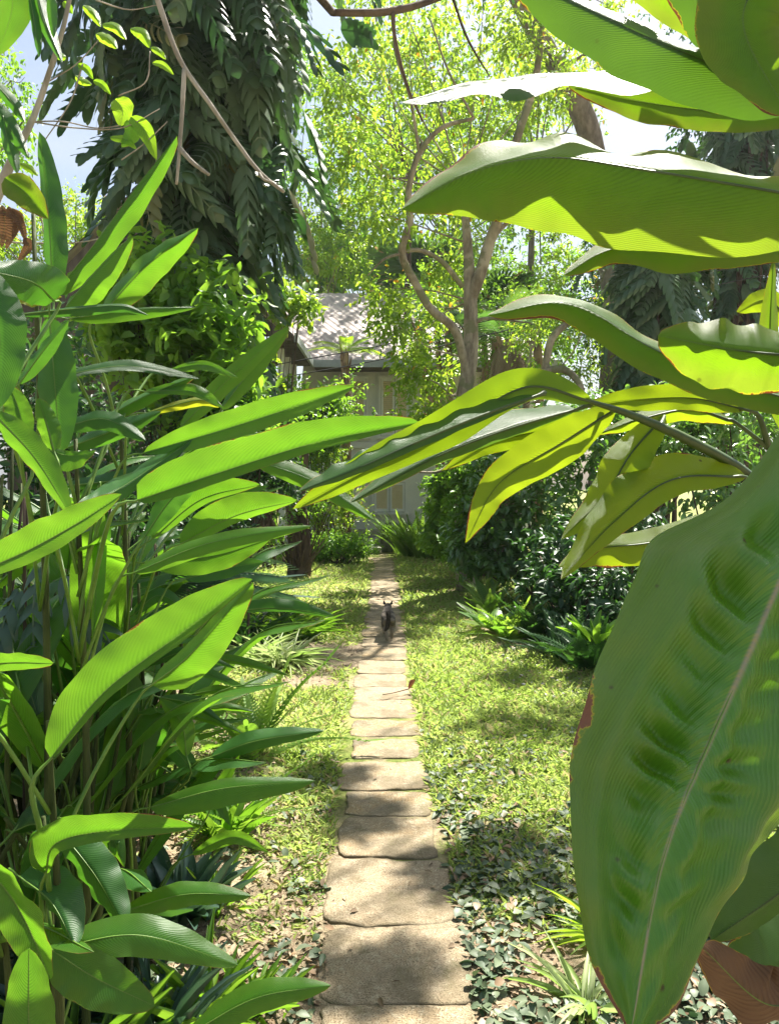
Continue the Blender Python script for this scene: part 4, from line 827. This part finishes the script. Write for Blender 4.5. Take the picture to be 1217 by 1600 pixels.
hl('D', [(290,905),(355,888),(412,878)], 2.2, 18, 14, .4, -.1, HELID)
hl('D', [(360,955),(440,950),(522,963)], 2.2, 15, 6, .2, -.1, HELID, pb=.6)
hl('D', [(395,718),(490,752),(583,812)], 2.5, 16, 17, .4, -.4, HELI, pb=.6)
hl('D', [(285,770),(330,770),(420,760)], 2.3, 10, 20, .4, -.3, HELI)
hl('E', [(80,1185),(165,1080),(290,985),(395,905)], [1.4,1.45], 50, 12, -.35, -.62, HELI, pa=.85, pb=.55, n=44, sr=.0038, fold=0)
hl('E', [(238,1070),(300,1020),(396,910)], [1.55,1.5], 18, 40, .7, -.3, HELI, pa=.85, pb=.6)
hl('E', [(-40,1040),(20,1035),(84,1036)], 1.3, 16, 14, -.2, .6, HELI, pb=.45)
hl('F', [(330,1183),(400,1158),(506,1142)], 2.1, 14, 16, 1.1, -.1, HELID, pb=.6)
hl('I', [(235,1262),(350,1232),(492,1220)], [1.9,1.9], 12, 25, 1.2, -.3, HELI, pb=.6)
hl('G', [(72,1365),(88,1318),(170,1298),(303,1292)], [1.45,1.4,1.4,1.4], 34, 14, -.4, -.55, HELI, pa=.9, pb=.5, n=44, sr=.0038, fold=0)
hl('G', [(190,1425),(290,1398),(392,1400)], [1.7,1.7], 14, 20, 1.1, -.3, HELI, pb=.6)
hl('G', [(85,1482),(220,1462),(372,1508)], [1.45,1.5], 22, 26, 1.3, -.4, HELI, pb=.6, n=40)
hl('G', [(82,1485),(150,1528),(242,1572)], [1.4,1.45], 34, 34, .6, -.4, HELI, pb=.55)
hl('H', [(-40,1330),(30,1420),(80,1530)], [1.2,1.2], 40, 36, -.3, .1, HELI, pb=.5)
hl('H', [(52,1720),(46,1600),(46,1482)], [1.1,1.1], 42, 42, .2, .2, HELI, pb=.5)
hl('I', [(290,1620),(400,1560),(517,1540)], [1.8,1.8], 16, 26, 1.2, -.3, HELI, pb=.6)
hl('G', [(95,1300),(150,1370),(196,1450)], [1.6,1.5], 32, 34, .9, .9, HELID, pb=.5)
hl('G', [(30,1370),(80,1410),(118,1480)], [1.5,1.4], 34, 34, .9, .9, HELID, pb=.5)
hl('G', [(20,1300),(60,1290),(95,1340)], [1.8,1.7], 26, 26, .9, .9, HELID)
hl('F', [(292,1182),(284,1130),(250,1090)], [2.,2.], 18, 16, -.1, .2, HELI)
hl('F', [(218,1205),(232,1140),(268,1108)], 2.1, 22, 20, .8, .5, HELID)
hl('F', [(205,1050),(198,1090),(200,1140)], 2.1, 20, 16, 1., .9, HELI)
hl('G', [(170,1350),(175,1310),(195,1355)], 1.7, 16, 14, .3, -.2, HELI)
for m, w_, mt in (([(310,1025),(380,1035),(452,1056)],8,HELI), ([(240,1050),(310,1048),(398,1082)],9,HELID), ([(300,1085),(345,1078),(387,1088)],7,HELI), ([(300,1112),(350,1105),(400,1113)],7,HELI), ([(280,1115),(330,1125),(382,1148)],8,HELI), ([(250,1090),(300,1100),(350,1130)],9,HELID), ([(230,1040),(290,1020),(370,1045)],9,HELID), ([(300,1335),(365,1308),(421,1332)],11,HELI), ([(250,1150),(290,1190),(315,1240)],14,HELID), ([(270,1210),(330,1240),(360,1290)],12,HELID), ([(330,1260),(350,1220),(375,1180)],10,HELI), ([(180,1200),(230,1180),(300,1190)],12,HELID), ([(90,1230),(60,1180),(70,1120)],16,HELID), ([(300,890),(340,930),(360,990)],14,HELID), ([(210,960),(250,930),(300,960)],12,HELID), ([(30,960),(60,990),(100,1000)],12,HELID)):
    hl('F' if m[0][0] > 150 else 'E', m, R_(2.1, 2.5), w_, w_*.9, R_(0, 1), R_(-.4, .3), mt)

# fuller stand further back: two model plants, copied
def gen_heli(label, nl, h):
    t = thing('heliconia_plant', label, 'plant', (0, 0, 0), 'tall paddle-leaved plants left of the path')
    mb = MB()
    for k in range(4): a = R_(0, 6.28); mb.tube([(R_(-.05, .05), R_(-.05, .05), -.03), (.1*math.cos(a), .1*math.sin(a), h*.5), (.22*math.cos(a), .22*math.sin(a), h*R_(.75, 1))], [.012, .01, .006], sides=6, wob=.05)
    mb.build('cane', CANE, t)
    for k in range(nl):
        a = k*2.4+R_(-.3, .3); zb = h*(.35+.6*k/nl); o_ = np.array([math.cos(a), math.sin(a), 0]); Ln = R_(.42, .62); e = R_(.5, 1.4)
        p0 = o_*.16+[0, 0, zb]; M = crom([p0, p0+o_*Ln*.5+[0, 0, e*Ln*.5], p0+o_*Ln*1.0+[0, 0, e*Ln*.62]], 16)
        s_ = np.cross([0, 0, 1.], o_); tt = np.linspace(0, 1, 16); w_ = np.maximum(np.sin(PI*tt**.8)**.7, .02)*R_(.05, .07)
        V, Fc, UV = blade_mesh(M, np.tile(s_+[0, 0, -.25], (16, 1)), np.tile(-s_+[0, 0, -.25], (16, 1)), w_, w_, .05, 3, 3)
        o = mesh('leaf', V, Fc, HELID if k % 2 else HELI, t, uv=UV)
        MB().tube([(0, 0, zb*.6), o_*.06+[0, 0, zb*.9], p0, M[8], M[15]], [.005, .004, .001], sides=5).build('leaf_stalk', RIB, t).parent = o
    return t
def copy_tree(o, parent=None):
    c = o.copy(); COL.objects.link(c); c.parent = parent
    for ch in list(o.children): copy_tree(ch, c)
    return c
protos = [gen_heli('', 11, 1.5), gen_heli('', 9, 1.0)]
spots = [(-1.15, 3.1, 0, 'bushy paddle-leaved plant behind the slim level blades'), (-1.2, 2.6, 1, 'short shaded paddle-leaved plant among the canes at middle left'), (-1.5, 2.9, 0, 'shaded paddle-leaved plant deep in the stand beside the left edge'), (-1.3, 3.5, 0, 'paddle-leaved plant at the back of the stand near the shadowy shrub'),
 (-1.75, 2.1, 0, 'paddle-leaved plant just outside the left edge of the stand'), (-1.05, 2.3, 1, 'low shaded paddle-leaved plant over the dark fan palm'), (-1.45, 3.7, 0, 'paddle-leaved plant hidden behind the tall upright blades'), (-.95, 1.95, 1, 'low paddle-leaved plant right behind the glowing curled blade'), (-2.2, 3.2, 0, 'paddle-leaved plant at the far left of the stand'), (-1.9, 4.2, 0, 'rearmost paddle-leaved plant at the far left'), (-.8, 1.95, 1, 'low paddle-leaved plant between the curled bright blade and the slanting blades'), (-1.0, 1.7, 1, 'low paddle-leaved plant at the left edge above the wide glowing blade'), (-.85, 2.6, 1, 'paddle-leaved plant over the small fern and bare soil edge'), (-1.25, 2.15, 0, 'paddle-leaved plant behind the lobed bluish leaves'), (-1.2, 2.85, 0, 'paddle-leaved plant in the middle of the stand behind the pale upright blade'), (-.86, 2.25, 1, 'low dark paddle-leaved plant behind the short blades near the bottom'), (-1.0, 2.7, 1, 'dark paddle-leaved plant filling the stand beside the bare canes')]
used = set()
for i, (x, y, k, lab) in enumerate(spots):
    o = protos[k] if k not in used else copy_tree(protos[k]); used.add(k)
    o.location = (x, y, 0); o.rotation_euler = (0, 0, R_(0, 6.28)); sc = R_(.8, 1.0); o.scale = (sc, sc, sc); o['label'] = lab
# bamboo-like bare canes in the shade
t = thing('cane_clump', 'clump of thin bare canes in shade at the left edge', 'canes', (-.95, 2.3, 0))
for k in range(42):
    x, y = -1.55+R_(0, .7), R_(2.0, 3.3); MB().tube([(x, y, -.02), (x+R_(-.05, .05), y, .5), (x+R_(-.1, .1), y+R_(-.05, .05), R_(.9, 1.5))], [R_(.006, .011), .007, .004], sides=6, n=8).build('cane', CANE if k % 3 else BARKD, t)
# low plants at the bottom left
for (px, d, lab, m, L0, W) in ((120, 1.75, 'narrow-leaved grassy plant at the bottom left corner', MIDG, (.12, .28), .02), (230, 1.85, 'narrow-leaved grassy plant at the bottom below the bright blades', BLUEG, (.12, .28), .018), (310, 1.95, 'grassy plant at the bottom beside the bare soil', MIDG, (.1, .22), .02), (330, 2.5, 'small star-leaved plant by the creeping leaves', MIDG, (.08, .16), .016), (270, 2.4, 'bluish broad-leaved plant under the slanting blade', BLUEG, (.15, .26), .05), (390, 2.0, 'little grassy tuft on the bare soil', MIDG, (.06, .14), .012), (40, 1.9, 'bluish leafy plant in the bottom left shade', BLUEG, (.15, .3), .05), (350, 3.0, 'broad-leaved seedling by the small fern', MIDG, (.12, .22), .04), (160, 2.3, 'leafy plant below the dark fan palm', DARKG, (.15, .3), .05)):
    tuft('grassy_plant', lab, px, 0, d, 40, L0, W, m, .1, 1.0, T_OVAL4, 'low plants at the bottom left')
b = np.array([-.85, 2.1, 0]); t = thing('lobed_plant', 'bluish plant with deeply cut drooping leaves at the left edge', 'plant', b)
for (px, py, a) in ((60, 885, .5), (100, 900, 0), (120, 930, -.3), (30, 920, .8)):
    c = P(px, py, 2.0); 
    V, Fc, R = cloud(t_pinnate(5, .4, .2, .95, .4, .4, None, 3), c[None], np.array([[.5-a, -.35, -.75]]), np.array([[.1, -.7, .8]]), np.array([.2]), np.array([.2])); o = mesh('leaf', V, Fc, BLUEG, t, rnd=R)
    MB().tube([b, (b+c)/2+[0, .05, .1], c], [.006, .005, .004], sides=5).build('leaf_stalk', RIB, t).parent = o
b = np.array([-.5, 2.6, 0]); t = thing('feathery_palm', 'small feathery palm seedling with narrow bluish leaflets among the blades', 'plant', b)
for (px, py, dx) in ((330, 860, 1), (380, 880, 1), (400, 900, 1), (250, 880, -.4)):
    c = P(250, 930, 2.5); e = P(px, py, 2.4); V, Fc, R = cloud(T_PALMF, c[None], (e-c)[None]+[[0, 0, .04]], np.array([[0, -.6, .8]]), np.array([np.linalg.norm(e-c)*1.15]), np.array([.3])); mesh('frond', V, Fc, BLUEG, t, rnd=R)

# ------------------------------------------------------------ big broad leaves on the right
def rplant(px, d, h, label, r=.02):
    b = np.array([(px-608.5)/F*d, d, 0.]); t = thing('broadleaf_plant', label, 'plant', b, 'broad-leaved plants at the right edge')
    top = b+[0, 0, h]; MB().tube([b-[0, 0, .03], b+[.01, 0, h*.5], top], [r*1.2, r, r*.7], sides=10, n=16, wob=.04).build('stem', RIBD, t); return t, b, top
def rl(R0, mid, d, wl, wr, zl, zr, mat, zc=None, **k):
    t, b, top = R0; d0 = d if np.isscalar(d) else d[0]; p = P(mid[0][0], mid[0][1], d0); c = b.copy(); c[2] = min(top[2]-.02, zc if zc else p[2]-.12)
    k.setdefault('ribmat', RIBD); k.setdefault('n', 48); k.setdefault('fold', .12); k.setdefault('edgej', .05); k.setdefault('sr', .004); s = k.pop('stalk', None) or [c, (c+p)/2+[0, 0, .02]]
    return traced(t, mid, d, wl, wr, zl, zr, mat, stalk=s, **k)
RU = rplant(1420, 1.15, 2.35, 'broad-leaved plant with big shaded leaves across the upper right')
rl(RU, [(1300,150),(1180,125),(1040,70),(930,20),(790,-45)], [1.0,.95], 66, 26, .1, .3, GINGD, pa=1.05, pb=.5, wav=.06, label='large greyish leaf with brown dead edge across the top right corner')
rl(RU, [(1210,90),(1040,106),(860,118),(740,130),(628,160)], [1.1,1.05], 46, 10, -.95, .9, GINGD, pa=.7, pb=.55, wav=.16, label='thin silvery shining leaf pointing left')
rl(RU, [(1300,180),(1130,175),(1000,158),(885,130)], [1.15,1.1], 34, 26, -.3, -.1, GING, pa=.9, pb=.5)
rl(RU, [(1380,330),(1217,300),(1000,264),(860,246),(740,268),(628,326)], [.85,.9,.95,1.0,1.0,1.0], 112, 95, .25, 1.0, GING, pa=.85, pb=.75, wav=.09, k=4.5, n=60, label='huge pointed leaf with a bright sunlit patch on its lower half')
rl(RU, [(1300,390),(1180,385),(1060,392),(960,388),(880,430)], [1.05,1.05], 34, 30, -.3, .9, GING, pa=.9, pb=.6, wav=.12)
rl(RU, [(1300,640),(1150,600),(1020,545),(890,475),(762,492)], [1.1,1.1], 40, 40, -.3, 1.3, GING, pa=.85, pb=.6, wav=.07)
rl(RU, [(1290,560),(1160,548),(1028,524)], [.9,.9], 62, 55, .4, .4, GING, pa=.85, pb=.5, label='rounded olive leaf with pitted brown lower edge')
rl(RU, [(1230,-90),(1160,30),(1230,180)], [.95,.95], 60, 75, -.2, -.2, GING, pb=.5)
rl(RU, [(1330,-40),(1220,20),(1085,-50)], 1.0, 60, 60, .3, .2, GING, pb=.5)
rl(RU, [(1320,120),(1230,70),(1120,110)], 1.2, 50, 50, .3, .2, GING, pb=.5)
rl(RU, [(1350,90),(1180,50),(1040,-50)], 1.25, 60, 60, .3, .2, GINGD, pb=.5)
rl(RU, [(1330,-10),(1130,10),(960,-50)], 1.35, 50, 50, .2, .2, GING, pb=.5)
rl(RU, [(1250,520),(1200,470),(1150,487)], 1.2, 22, 20, 0, 0, GINGY)
rl(RU, [(1240,700),(1205,560),(1208,400)], 1.15, 20, 25, 0, .5, GING)
rl(RU, [(1400,-100),(1250,-260),(1150,-420)], [.9,1.], 130, 130, .9, -.9, GING)  # leaf added above the view to shade the big leaves below it
RM = rplant(1260, 1.35, 1.7, 'broad-leaved plant with a fan of drooping yellow-green leaves on a dark stalk', .014)
stk = [P(1260, 840, 1.35), P(1180, 750, 1.2), P(1080, 690, 1.12), P(990, 650, 1.08)]
rl(RM, [(925,628),(820,605),(700,672),(570,735),(458,795)], [1.05,1.,.98,.97,.97], 26, 34, -.2, -.35, GINGY, stalk=stk, pa=.85, pb=.65, wav=.1, sr=.005, n=60, label='long drooping leaf with brown withered tip reaching over the path')
rl(RM, [(900,640),(790,672),(680,715),(546,786)], [1.08,1.06], 14, 34, 1.0, .9, GINGD, pa=.8, pb=.6, stalk=[P(925,630,1.07)], wav=.07, n=50)
rl(RM, [(840,618),(745,652),(640,696),(545,738),(466,768)], [.99,.96,.95,.95,.96], 10, 30, .3, 1.1, GINGD, pa=.95, pb=.6, stalk=[P(850,614,1.0)], wav=.12, k=7, n=60, edgej=.06)  # curled-over half of the long leaf; darker upper side and its shade as colour
rl(RM, [(930,648),(860,670),(770,690),(690,735)], [1.12,1.12], 22, 20, -.3, -.2, GINGY, stalk=[P(940,640,1.1)], wav=.1)
rl(RM, [(962,638),(880,690),(780,755),(727,848)], [1.1,1.08], 36, 34, .2, -.3, GINGY, stalk=[P(970,642,1.09)], wav=.06)
rl(RM, [(1038,650),(985,710),(945,775),(877,842)], [1.15,1.1], 34, 30, -.3, .5, GINGY, stalk=[P(1030,668,1.1)], wav=.1)
rl(RM, [(1165,745),(1050,750),(960,815),(876,905)], [1.15,1.05], 26, 46, -.4, .4, GINGY, stalk=[P(1185,760,1.2)], wav=.09, n=54)
rl(RM, [(1130,800),(1030,845),(930,858),(872,885)], [1.2,1.1], 34, 22, -.2, .4, GINGY, stalk=[P(1190,780,1.2)], wav=.1)
rl(RM, [(1165,640),(1080,622),(985,625),(905,635)], [1.2,1.15], 20, 22, -.2, -.2, GINGY, stalk=[P(1200,700,1.25), P(1185,650,1.22)], wav=.14)
rl(RM, [(1150,660),(1080,640),(1000,655),(930,680)], [1.22,1.2], 18, 14, .6, .6, GINGY, stalk=[P(1200,700,1.25)], wav=.14)
def giant(u, t):
    a = abs(u); s = math.sin(2*PI*(t*15+1.0*a+.22*math.sin(9*t+2)+.1*math.sin(31*t)+.08*math.sin(5*a+11*t))); s = s*(.75+.35*math.sin(23*t+1))
    return (.05 if u < 0 else .13)*s*math.sin(PI*min(1, max(0, (a-.02)/.55)))*(.7+.3*math.sin(5.5*t+.4)**2)+.06*math.sin(10*a+1.5*math.sin(4*t))*min(1, a*6)+.014*math.sin(23*a+3*math.sin(7*t))
RN = rplant(1500, .75, 1.75, 'nearest broad-leaved plant whose giant hanging leaf fills the lower right', .02)
rl(RN, [(1385,500),(1238,860),(1122,1130),(1037,1340),(985,1612)], [.84,.72,.66,.61,.57], 212, 194, .35, .25, GINGB, zc=1.7, pa=.85, pb=.4, wR=([0, .14, .21, .27, .34, .5, .65, .8, .9, .96, 1], [.3, .42, .56, .97, 1., 1., .9, .64, .44, .27, .02]), wav=.03, n=240, k=2.5, sr=.003, cup=.05, fold=.0, n_side=22, relief=giant, ribmat=RIB, label='giant near leaf hanging down with brown-edged rim and crinkled surface')
rl(RN, [(1400,1200),(1260,1360),(1110,1470)], [.75,.72], 70, 60, .4, .4, GINGD, zc=1.2, pb=.5)
rl(RN, [(1400,1480),(1250,1510),(1135,1530)], [.8,.75], 80, 75, .3, .3, GINGD, zc=1.0, pb=.45, wav=.1)
rl(RN, [(1300,1540),(1200,1570),(1095,1480)], [.7,.69], 50, 50, .2, .3, DRYL, zc=1.0, pb=.45, wav=.2, label='crumpled dead brown leaf edge in the bottom right corner')

# ------------------------------------------------------------ hanging stick, sprigs and branch leaves at the upper left
t = thing('hanging_branch', 'bare grey stick hanging down across the vine-covered trunk', 'branch', P(290, 115, 2.3))
MB().tube([P(225, -60, 2.3), P(247, 0, 2.3), P(268, 62, 2.3), P(290, 108, 2.3), P(330, 165, 2.3), P(365, 215, 2.32), P(405, 268, 2.33), P(444, 300, 2.34)], [.0088, .008, .007, .0062, .005], n=60, sides=9, wob=.06).build('stick', TWIGM, t)
MB().tube([P(289, 108, 2.3), P(285, 170, 2.29), P(281, 235, 2.28), P(276, 288, 2.28)], [.0075, .006, .004], n=30, sides=8, wob=.08).build('twig', TWIGM, t)
MB().tube([P(281, 232, 2.28), P(297, 250, 2.27), P(312, 262, 2.26), P(327, 273, 2.25)], [.008, .006, .005], n=20, sides=8, wob=.1).build('twig', TWIGM, t)
MB().tube([P(405, 270, 2.33), P(412, 280, 2.3), P(425, 285, 2.3)], [.005, .003], n=8, sides=6).build('twig', TWIGM, t)
b = np.array([-1.5, 1.9, 0.])
t = thing('young_tree', 'thin young tree with dangling leaves at the upper left edge', 'tree', b)
mb = MB(); mb.tube([b, b+[.02, .1, 1.2], P(-40, 380, 2.), P(20, 250, 2.), P(50, 190, 2.), P(72, 130, 2.), P(100, 40, 2.), P(120, -60, 2.)], [.022, .018, .009, .007, .005], sides=8, wob=.05)
for L_ in ([(50,190),(120,200),(190,200),(250,170)], [(72,130),(120,100),(155,62)], [(50,190),(100,190),(150,200),(190,196)], [(185,150),(228,128),(235,80)], [(190,250),(225,225),(262,190)], [(0,378),(60,380),(130,378),(200,360)], [(130,100),(110,160),(70,220)], [(150,0),(200,15),(245,8)], [(20,300),(60,330),(70,370)]):
    mb.tube([P(x, y, 2.02) for x, y in L_], [.0025, .0015], sides=4)
mb.build('branch', TWIGM, t)
SPR = mat_blade('sprig_leaf', (.07,.19,.01), (.12,.26,.015), (.4,.75,.02), (.55,.85,.04), veins=9, slant=5, vstr=.3, tmix=.55)
def sp(mid, w1, w2, m, d=2.02, z1=.2, z2=-.3): traced(t, mid, d, w1, w2, z1, z2, m, n=18, sr=.0012, pb=.7, wav=.05)
for mid, w_ in (([(130,8),(145,20),(158,42)],8), ([(160,38),(178,40),(198,62)],9), ([(150,52),(168,60),(184,76)],10), ([(204,44),(222,52),(234,75)],10), ([(236,74),(248,80),(260,93)],6), ([(238,98),(255,102),(272,117)],6), ([(122,100),(136,108),(146,124)],6), ([(118,118),(130,126),(144,132)],7), ([(146,126),(160,132),(174,148)],6), ([(100,2),(108,12),(114,22)],6), ([(85,82),(98,88),(90,92)],5), ([(172,215),(195,218),(214,233)],7)):
    sp(mid, w_, w_, SPR)
sp([(180,155),(192,172),(188,198)], 18, 15, SPR); sp([(200,185),(206,205),(190,230)], 14, 12, HELI); sp([(205,182),(228,205),(245,250)], 12, 12, SPR); sp([(30,255),(45,262),(60,275)], 6, 6, SPR)
for mid, a_, m in (([(10,-60),(20,10),(-5,88)],26,HELI), ([(50,-40),(68,30),(98,98)],12,BLUEG and HELID), ([(-20,115),(20,160),(40,192)],10,HELID), ([(-20,150),(10,190),(46,248)],14,HELID), ([(5,180),(14,225),(28,272)],12,HELID), ([(45,-20),(55,40),(62,90)],8,HELID), ([(78,-30),(80,20),(84,60)],8,HELID)):
    sp(mid, a_, a_, m, 1.9, .6, .3)
sp([(8,278),(40,300),(76,342)], 22, 24, GING, 1.8)
for mid, w_ in (([(4,320),(8,350),(3,388)],7), ([(14,322),(22,355),(10,390)],8), ([(20,325),(34,350),(42,380)],6), ([(38,372),(46,385),(28,410)],7), ([(0,330),(30,340),(20,375)],8)): sp(mid, w_, w_, DRYL, 1.8)

# ------------------------------------------------------------ the cat, walking away along the slabs
g = N('tabby_fur'); o_ = g.obj(); sx_ = g.n('ShaderNodeSeparateXYZ'); g.l(o_, sx_.inputs[0]); X_, Y_, Z_ = sx_.outputs
nn_ = g.noise(22, 4); st_ = g.math('SINE', g.math('ADD', g.math('MULTIPLY', Y_, 110.), g.math('MULTIPLY', nn_, 7.)))
grey = g.mix(g.step(st_, -.2, .5), (.19,.16,.125), (.07,.06,.048)); back = g.step(g.math('ADD', Z_, g.math('MULTIPLY', nn_, .06)), .23, .275)
col = g.mix(g.math('MULTIPLY', back, g.step(g.math('ABSOLUTE', X_), .045, .012)), grey, (.03,.026,.022))
pale = g.step(g.math('ADD', Z_, g.math('MULTIPLY', nn_, .07)), .17, .12); col = g.mix(g.math('MULTIPLY', pale, .8), col, (.27,.22,.16))
hair = g.n('ShaderNodeMapping'); hair.inputs['Scale'].default_value = (300, 120, 60); g.l(o_, hair.inputs[0]); hn = g.noise(1.2, 3, .6, hair.outputs[0])
col = g.mix(g.math('MULTIPLY', hn, .35), col, g.mix(.4, col, (.45,.40,.33)))
FUR = g.done(g.bsdf(col, .85, .2, g.bump(hn, .9, .004)))
TAILM = mat_plain('dark_tail_fur', (.02,.017,.014), (.06,.05,.04), 60, .9, .15, .8)
cg = G(606, 1003); cg[2] = .017; cat = thing('cat', 'grey tabby cat walking away along the stone path, tail hanging down', 'cat', cg)
cv = [(0, 0, .232), (0, .08, .24), (0, .17, .238), (0, .25, .235), (0, .31, .25), (0, .36, .262), (0, .395, .255), (0, .425, .243),
 (-.03, -.012, .19), (-.034, .0, .125), (-.014, -.07, .08), (-.006, -.078, .018), (-.006, -.052, .012),
 (.036, -.004, .19), (.046, .03, .12), (.041, -.012, .078), (.038, .015, .018), (.038, .04, .012),
 (-.036, .24, .17), (-.038, .225, .09), (-.036, .235, .02), (-.036, .255, .012), (.034, .25, .17), (.037, .265, .09), (.035, .282, .02), (.035, .3, .012)]
ce = [(0, 1), (1, 2), (2, 3), (3, 4), (4, 5), (5, 6), (6, 7), (0, 8), (8, 9), (9, 10), (10, 11), (11, 12), (0, 13), (13, 14), (14, 15), (15, 16), (16, 17), (3, 18), (18, 19), (19, 20), (20, 21), (3, 22), (22, 23), (23, 24), (24, 25)]
cr_ = [.058, .058, .06, .053, .04, .044, .036, .019, .044, .03, .0155, .0145, .013, .044, .03, .016, .0145, .013, .028, .018, .014, .013, .028, .018, .014, .013]
cr_ = [v*.93 for v in cr_]; K = .93
V, Fc = skin('c', np.array(cv)*K, ce, cr_, FUR); V[:, 2] = np.maximum(V[:, 2], 0.001); mesh('body', V+cg, Fc, FUR, cat)
MB().tube([cg+np.array(q)*K for q in ((0, -.03, .27), (.006, -.072, .262), (.006, -.092, .225), (.0, -.098, .17), (-.012, -.102, .13), (-.03, -.108, .105))], [.021, .022, .021, .02, .017, .008], n=26, sides=12, wob=.06).build('tail', TAILM, cat)
for s_ in (-1, 1):
    e = cg+np.array([s_*.031, .355, .292])*K; m = MB()
    m.add([e+np.array(q) for q in ((-.016, -.006, -.008), (.016, -.006, -.008), (.013, .01, -.008), (-.013, .01, -.008), (s_*.01-.004, -.001, .028), (s_*.01+.004, -.001, .028))], [(0, 1, 5, 4), (1, 2, 5), (2, 3, 4, 5), (3, 0, 4), (3, 2, 1, 0)]); m.build('ear', FUR, cat, False)
    b_ = bmesh.new(); bmesh.ops.create_uvsphere(b_, u_segments=10, v_segments=8, radius=.007); b_.verts.index_update(); m = MB(); m.add([np.array(v.co[:])+cg+np.array([s_*.019, .405, .268])*K for v in b_.verts], [[v.index for v in f.verts] for f in b_.faces]); b_.free(); m.build('eye', DARKH, cat)

# dry curled leaf on the path
c = G(632, 1090); c[2] = .035; t = thing('dry_leaf', 'curled reddish-brown dry leaf with long stalk lying on the path', 'leaf', c)
V, Fc, R = cloud(t_strip(5, bend=-.5, fold=.5), (c+[.03, .03, .012])[None], np.array([[.8, .5, .35]]), np.array([[0, 0, 1.]]), np.array([.065]), np.array([.035])); mesh('blade', V, Fc, mat_cloud('rusty_leaf', (.3,.1,.05), (.35,.13,.07), (.3,.1,.03), (.3,.1,.03), .7, .2), t, rnd=R)
MB().tube([c+[.03, .03, .015], c+[-.06, -.03, .008], c+[-.14, -.1, .012]], [.004, .003, .003], sides=6).build('stalk', LITTER, t)

# ------------------------------------------------------------ humid garden air
hz = MB(); hz.box(-70, 70, -45, 170, -1.2, 30); g = N('humid_air'); v = g.n('ShaderNodeVolumePrincipled'); v.inputs['Color'].default_value = (.95, .97, 1, 1); v.inputs['Density'].default_value = HAZE; v.inputs['Anisotropy'].default_value = .55
g.l(v.outputs[0], g.out.inputs['Volume']); o = hz.build('haze', g.m, None, False); tag(o, 'faint bright humid air over the garden', kind='stuff')
S.cycles.volume_bounces = 0
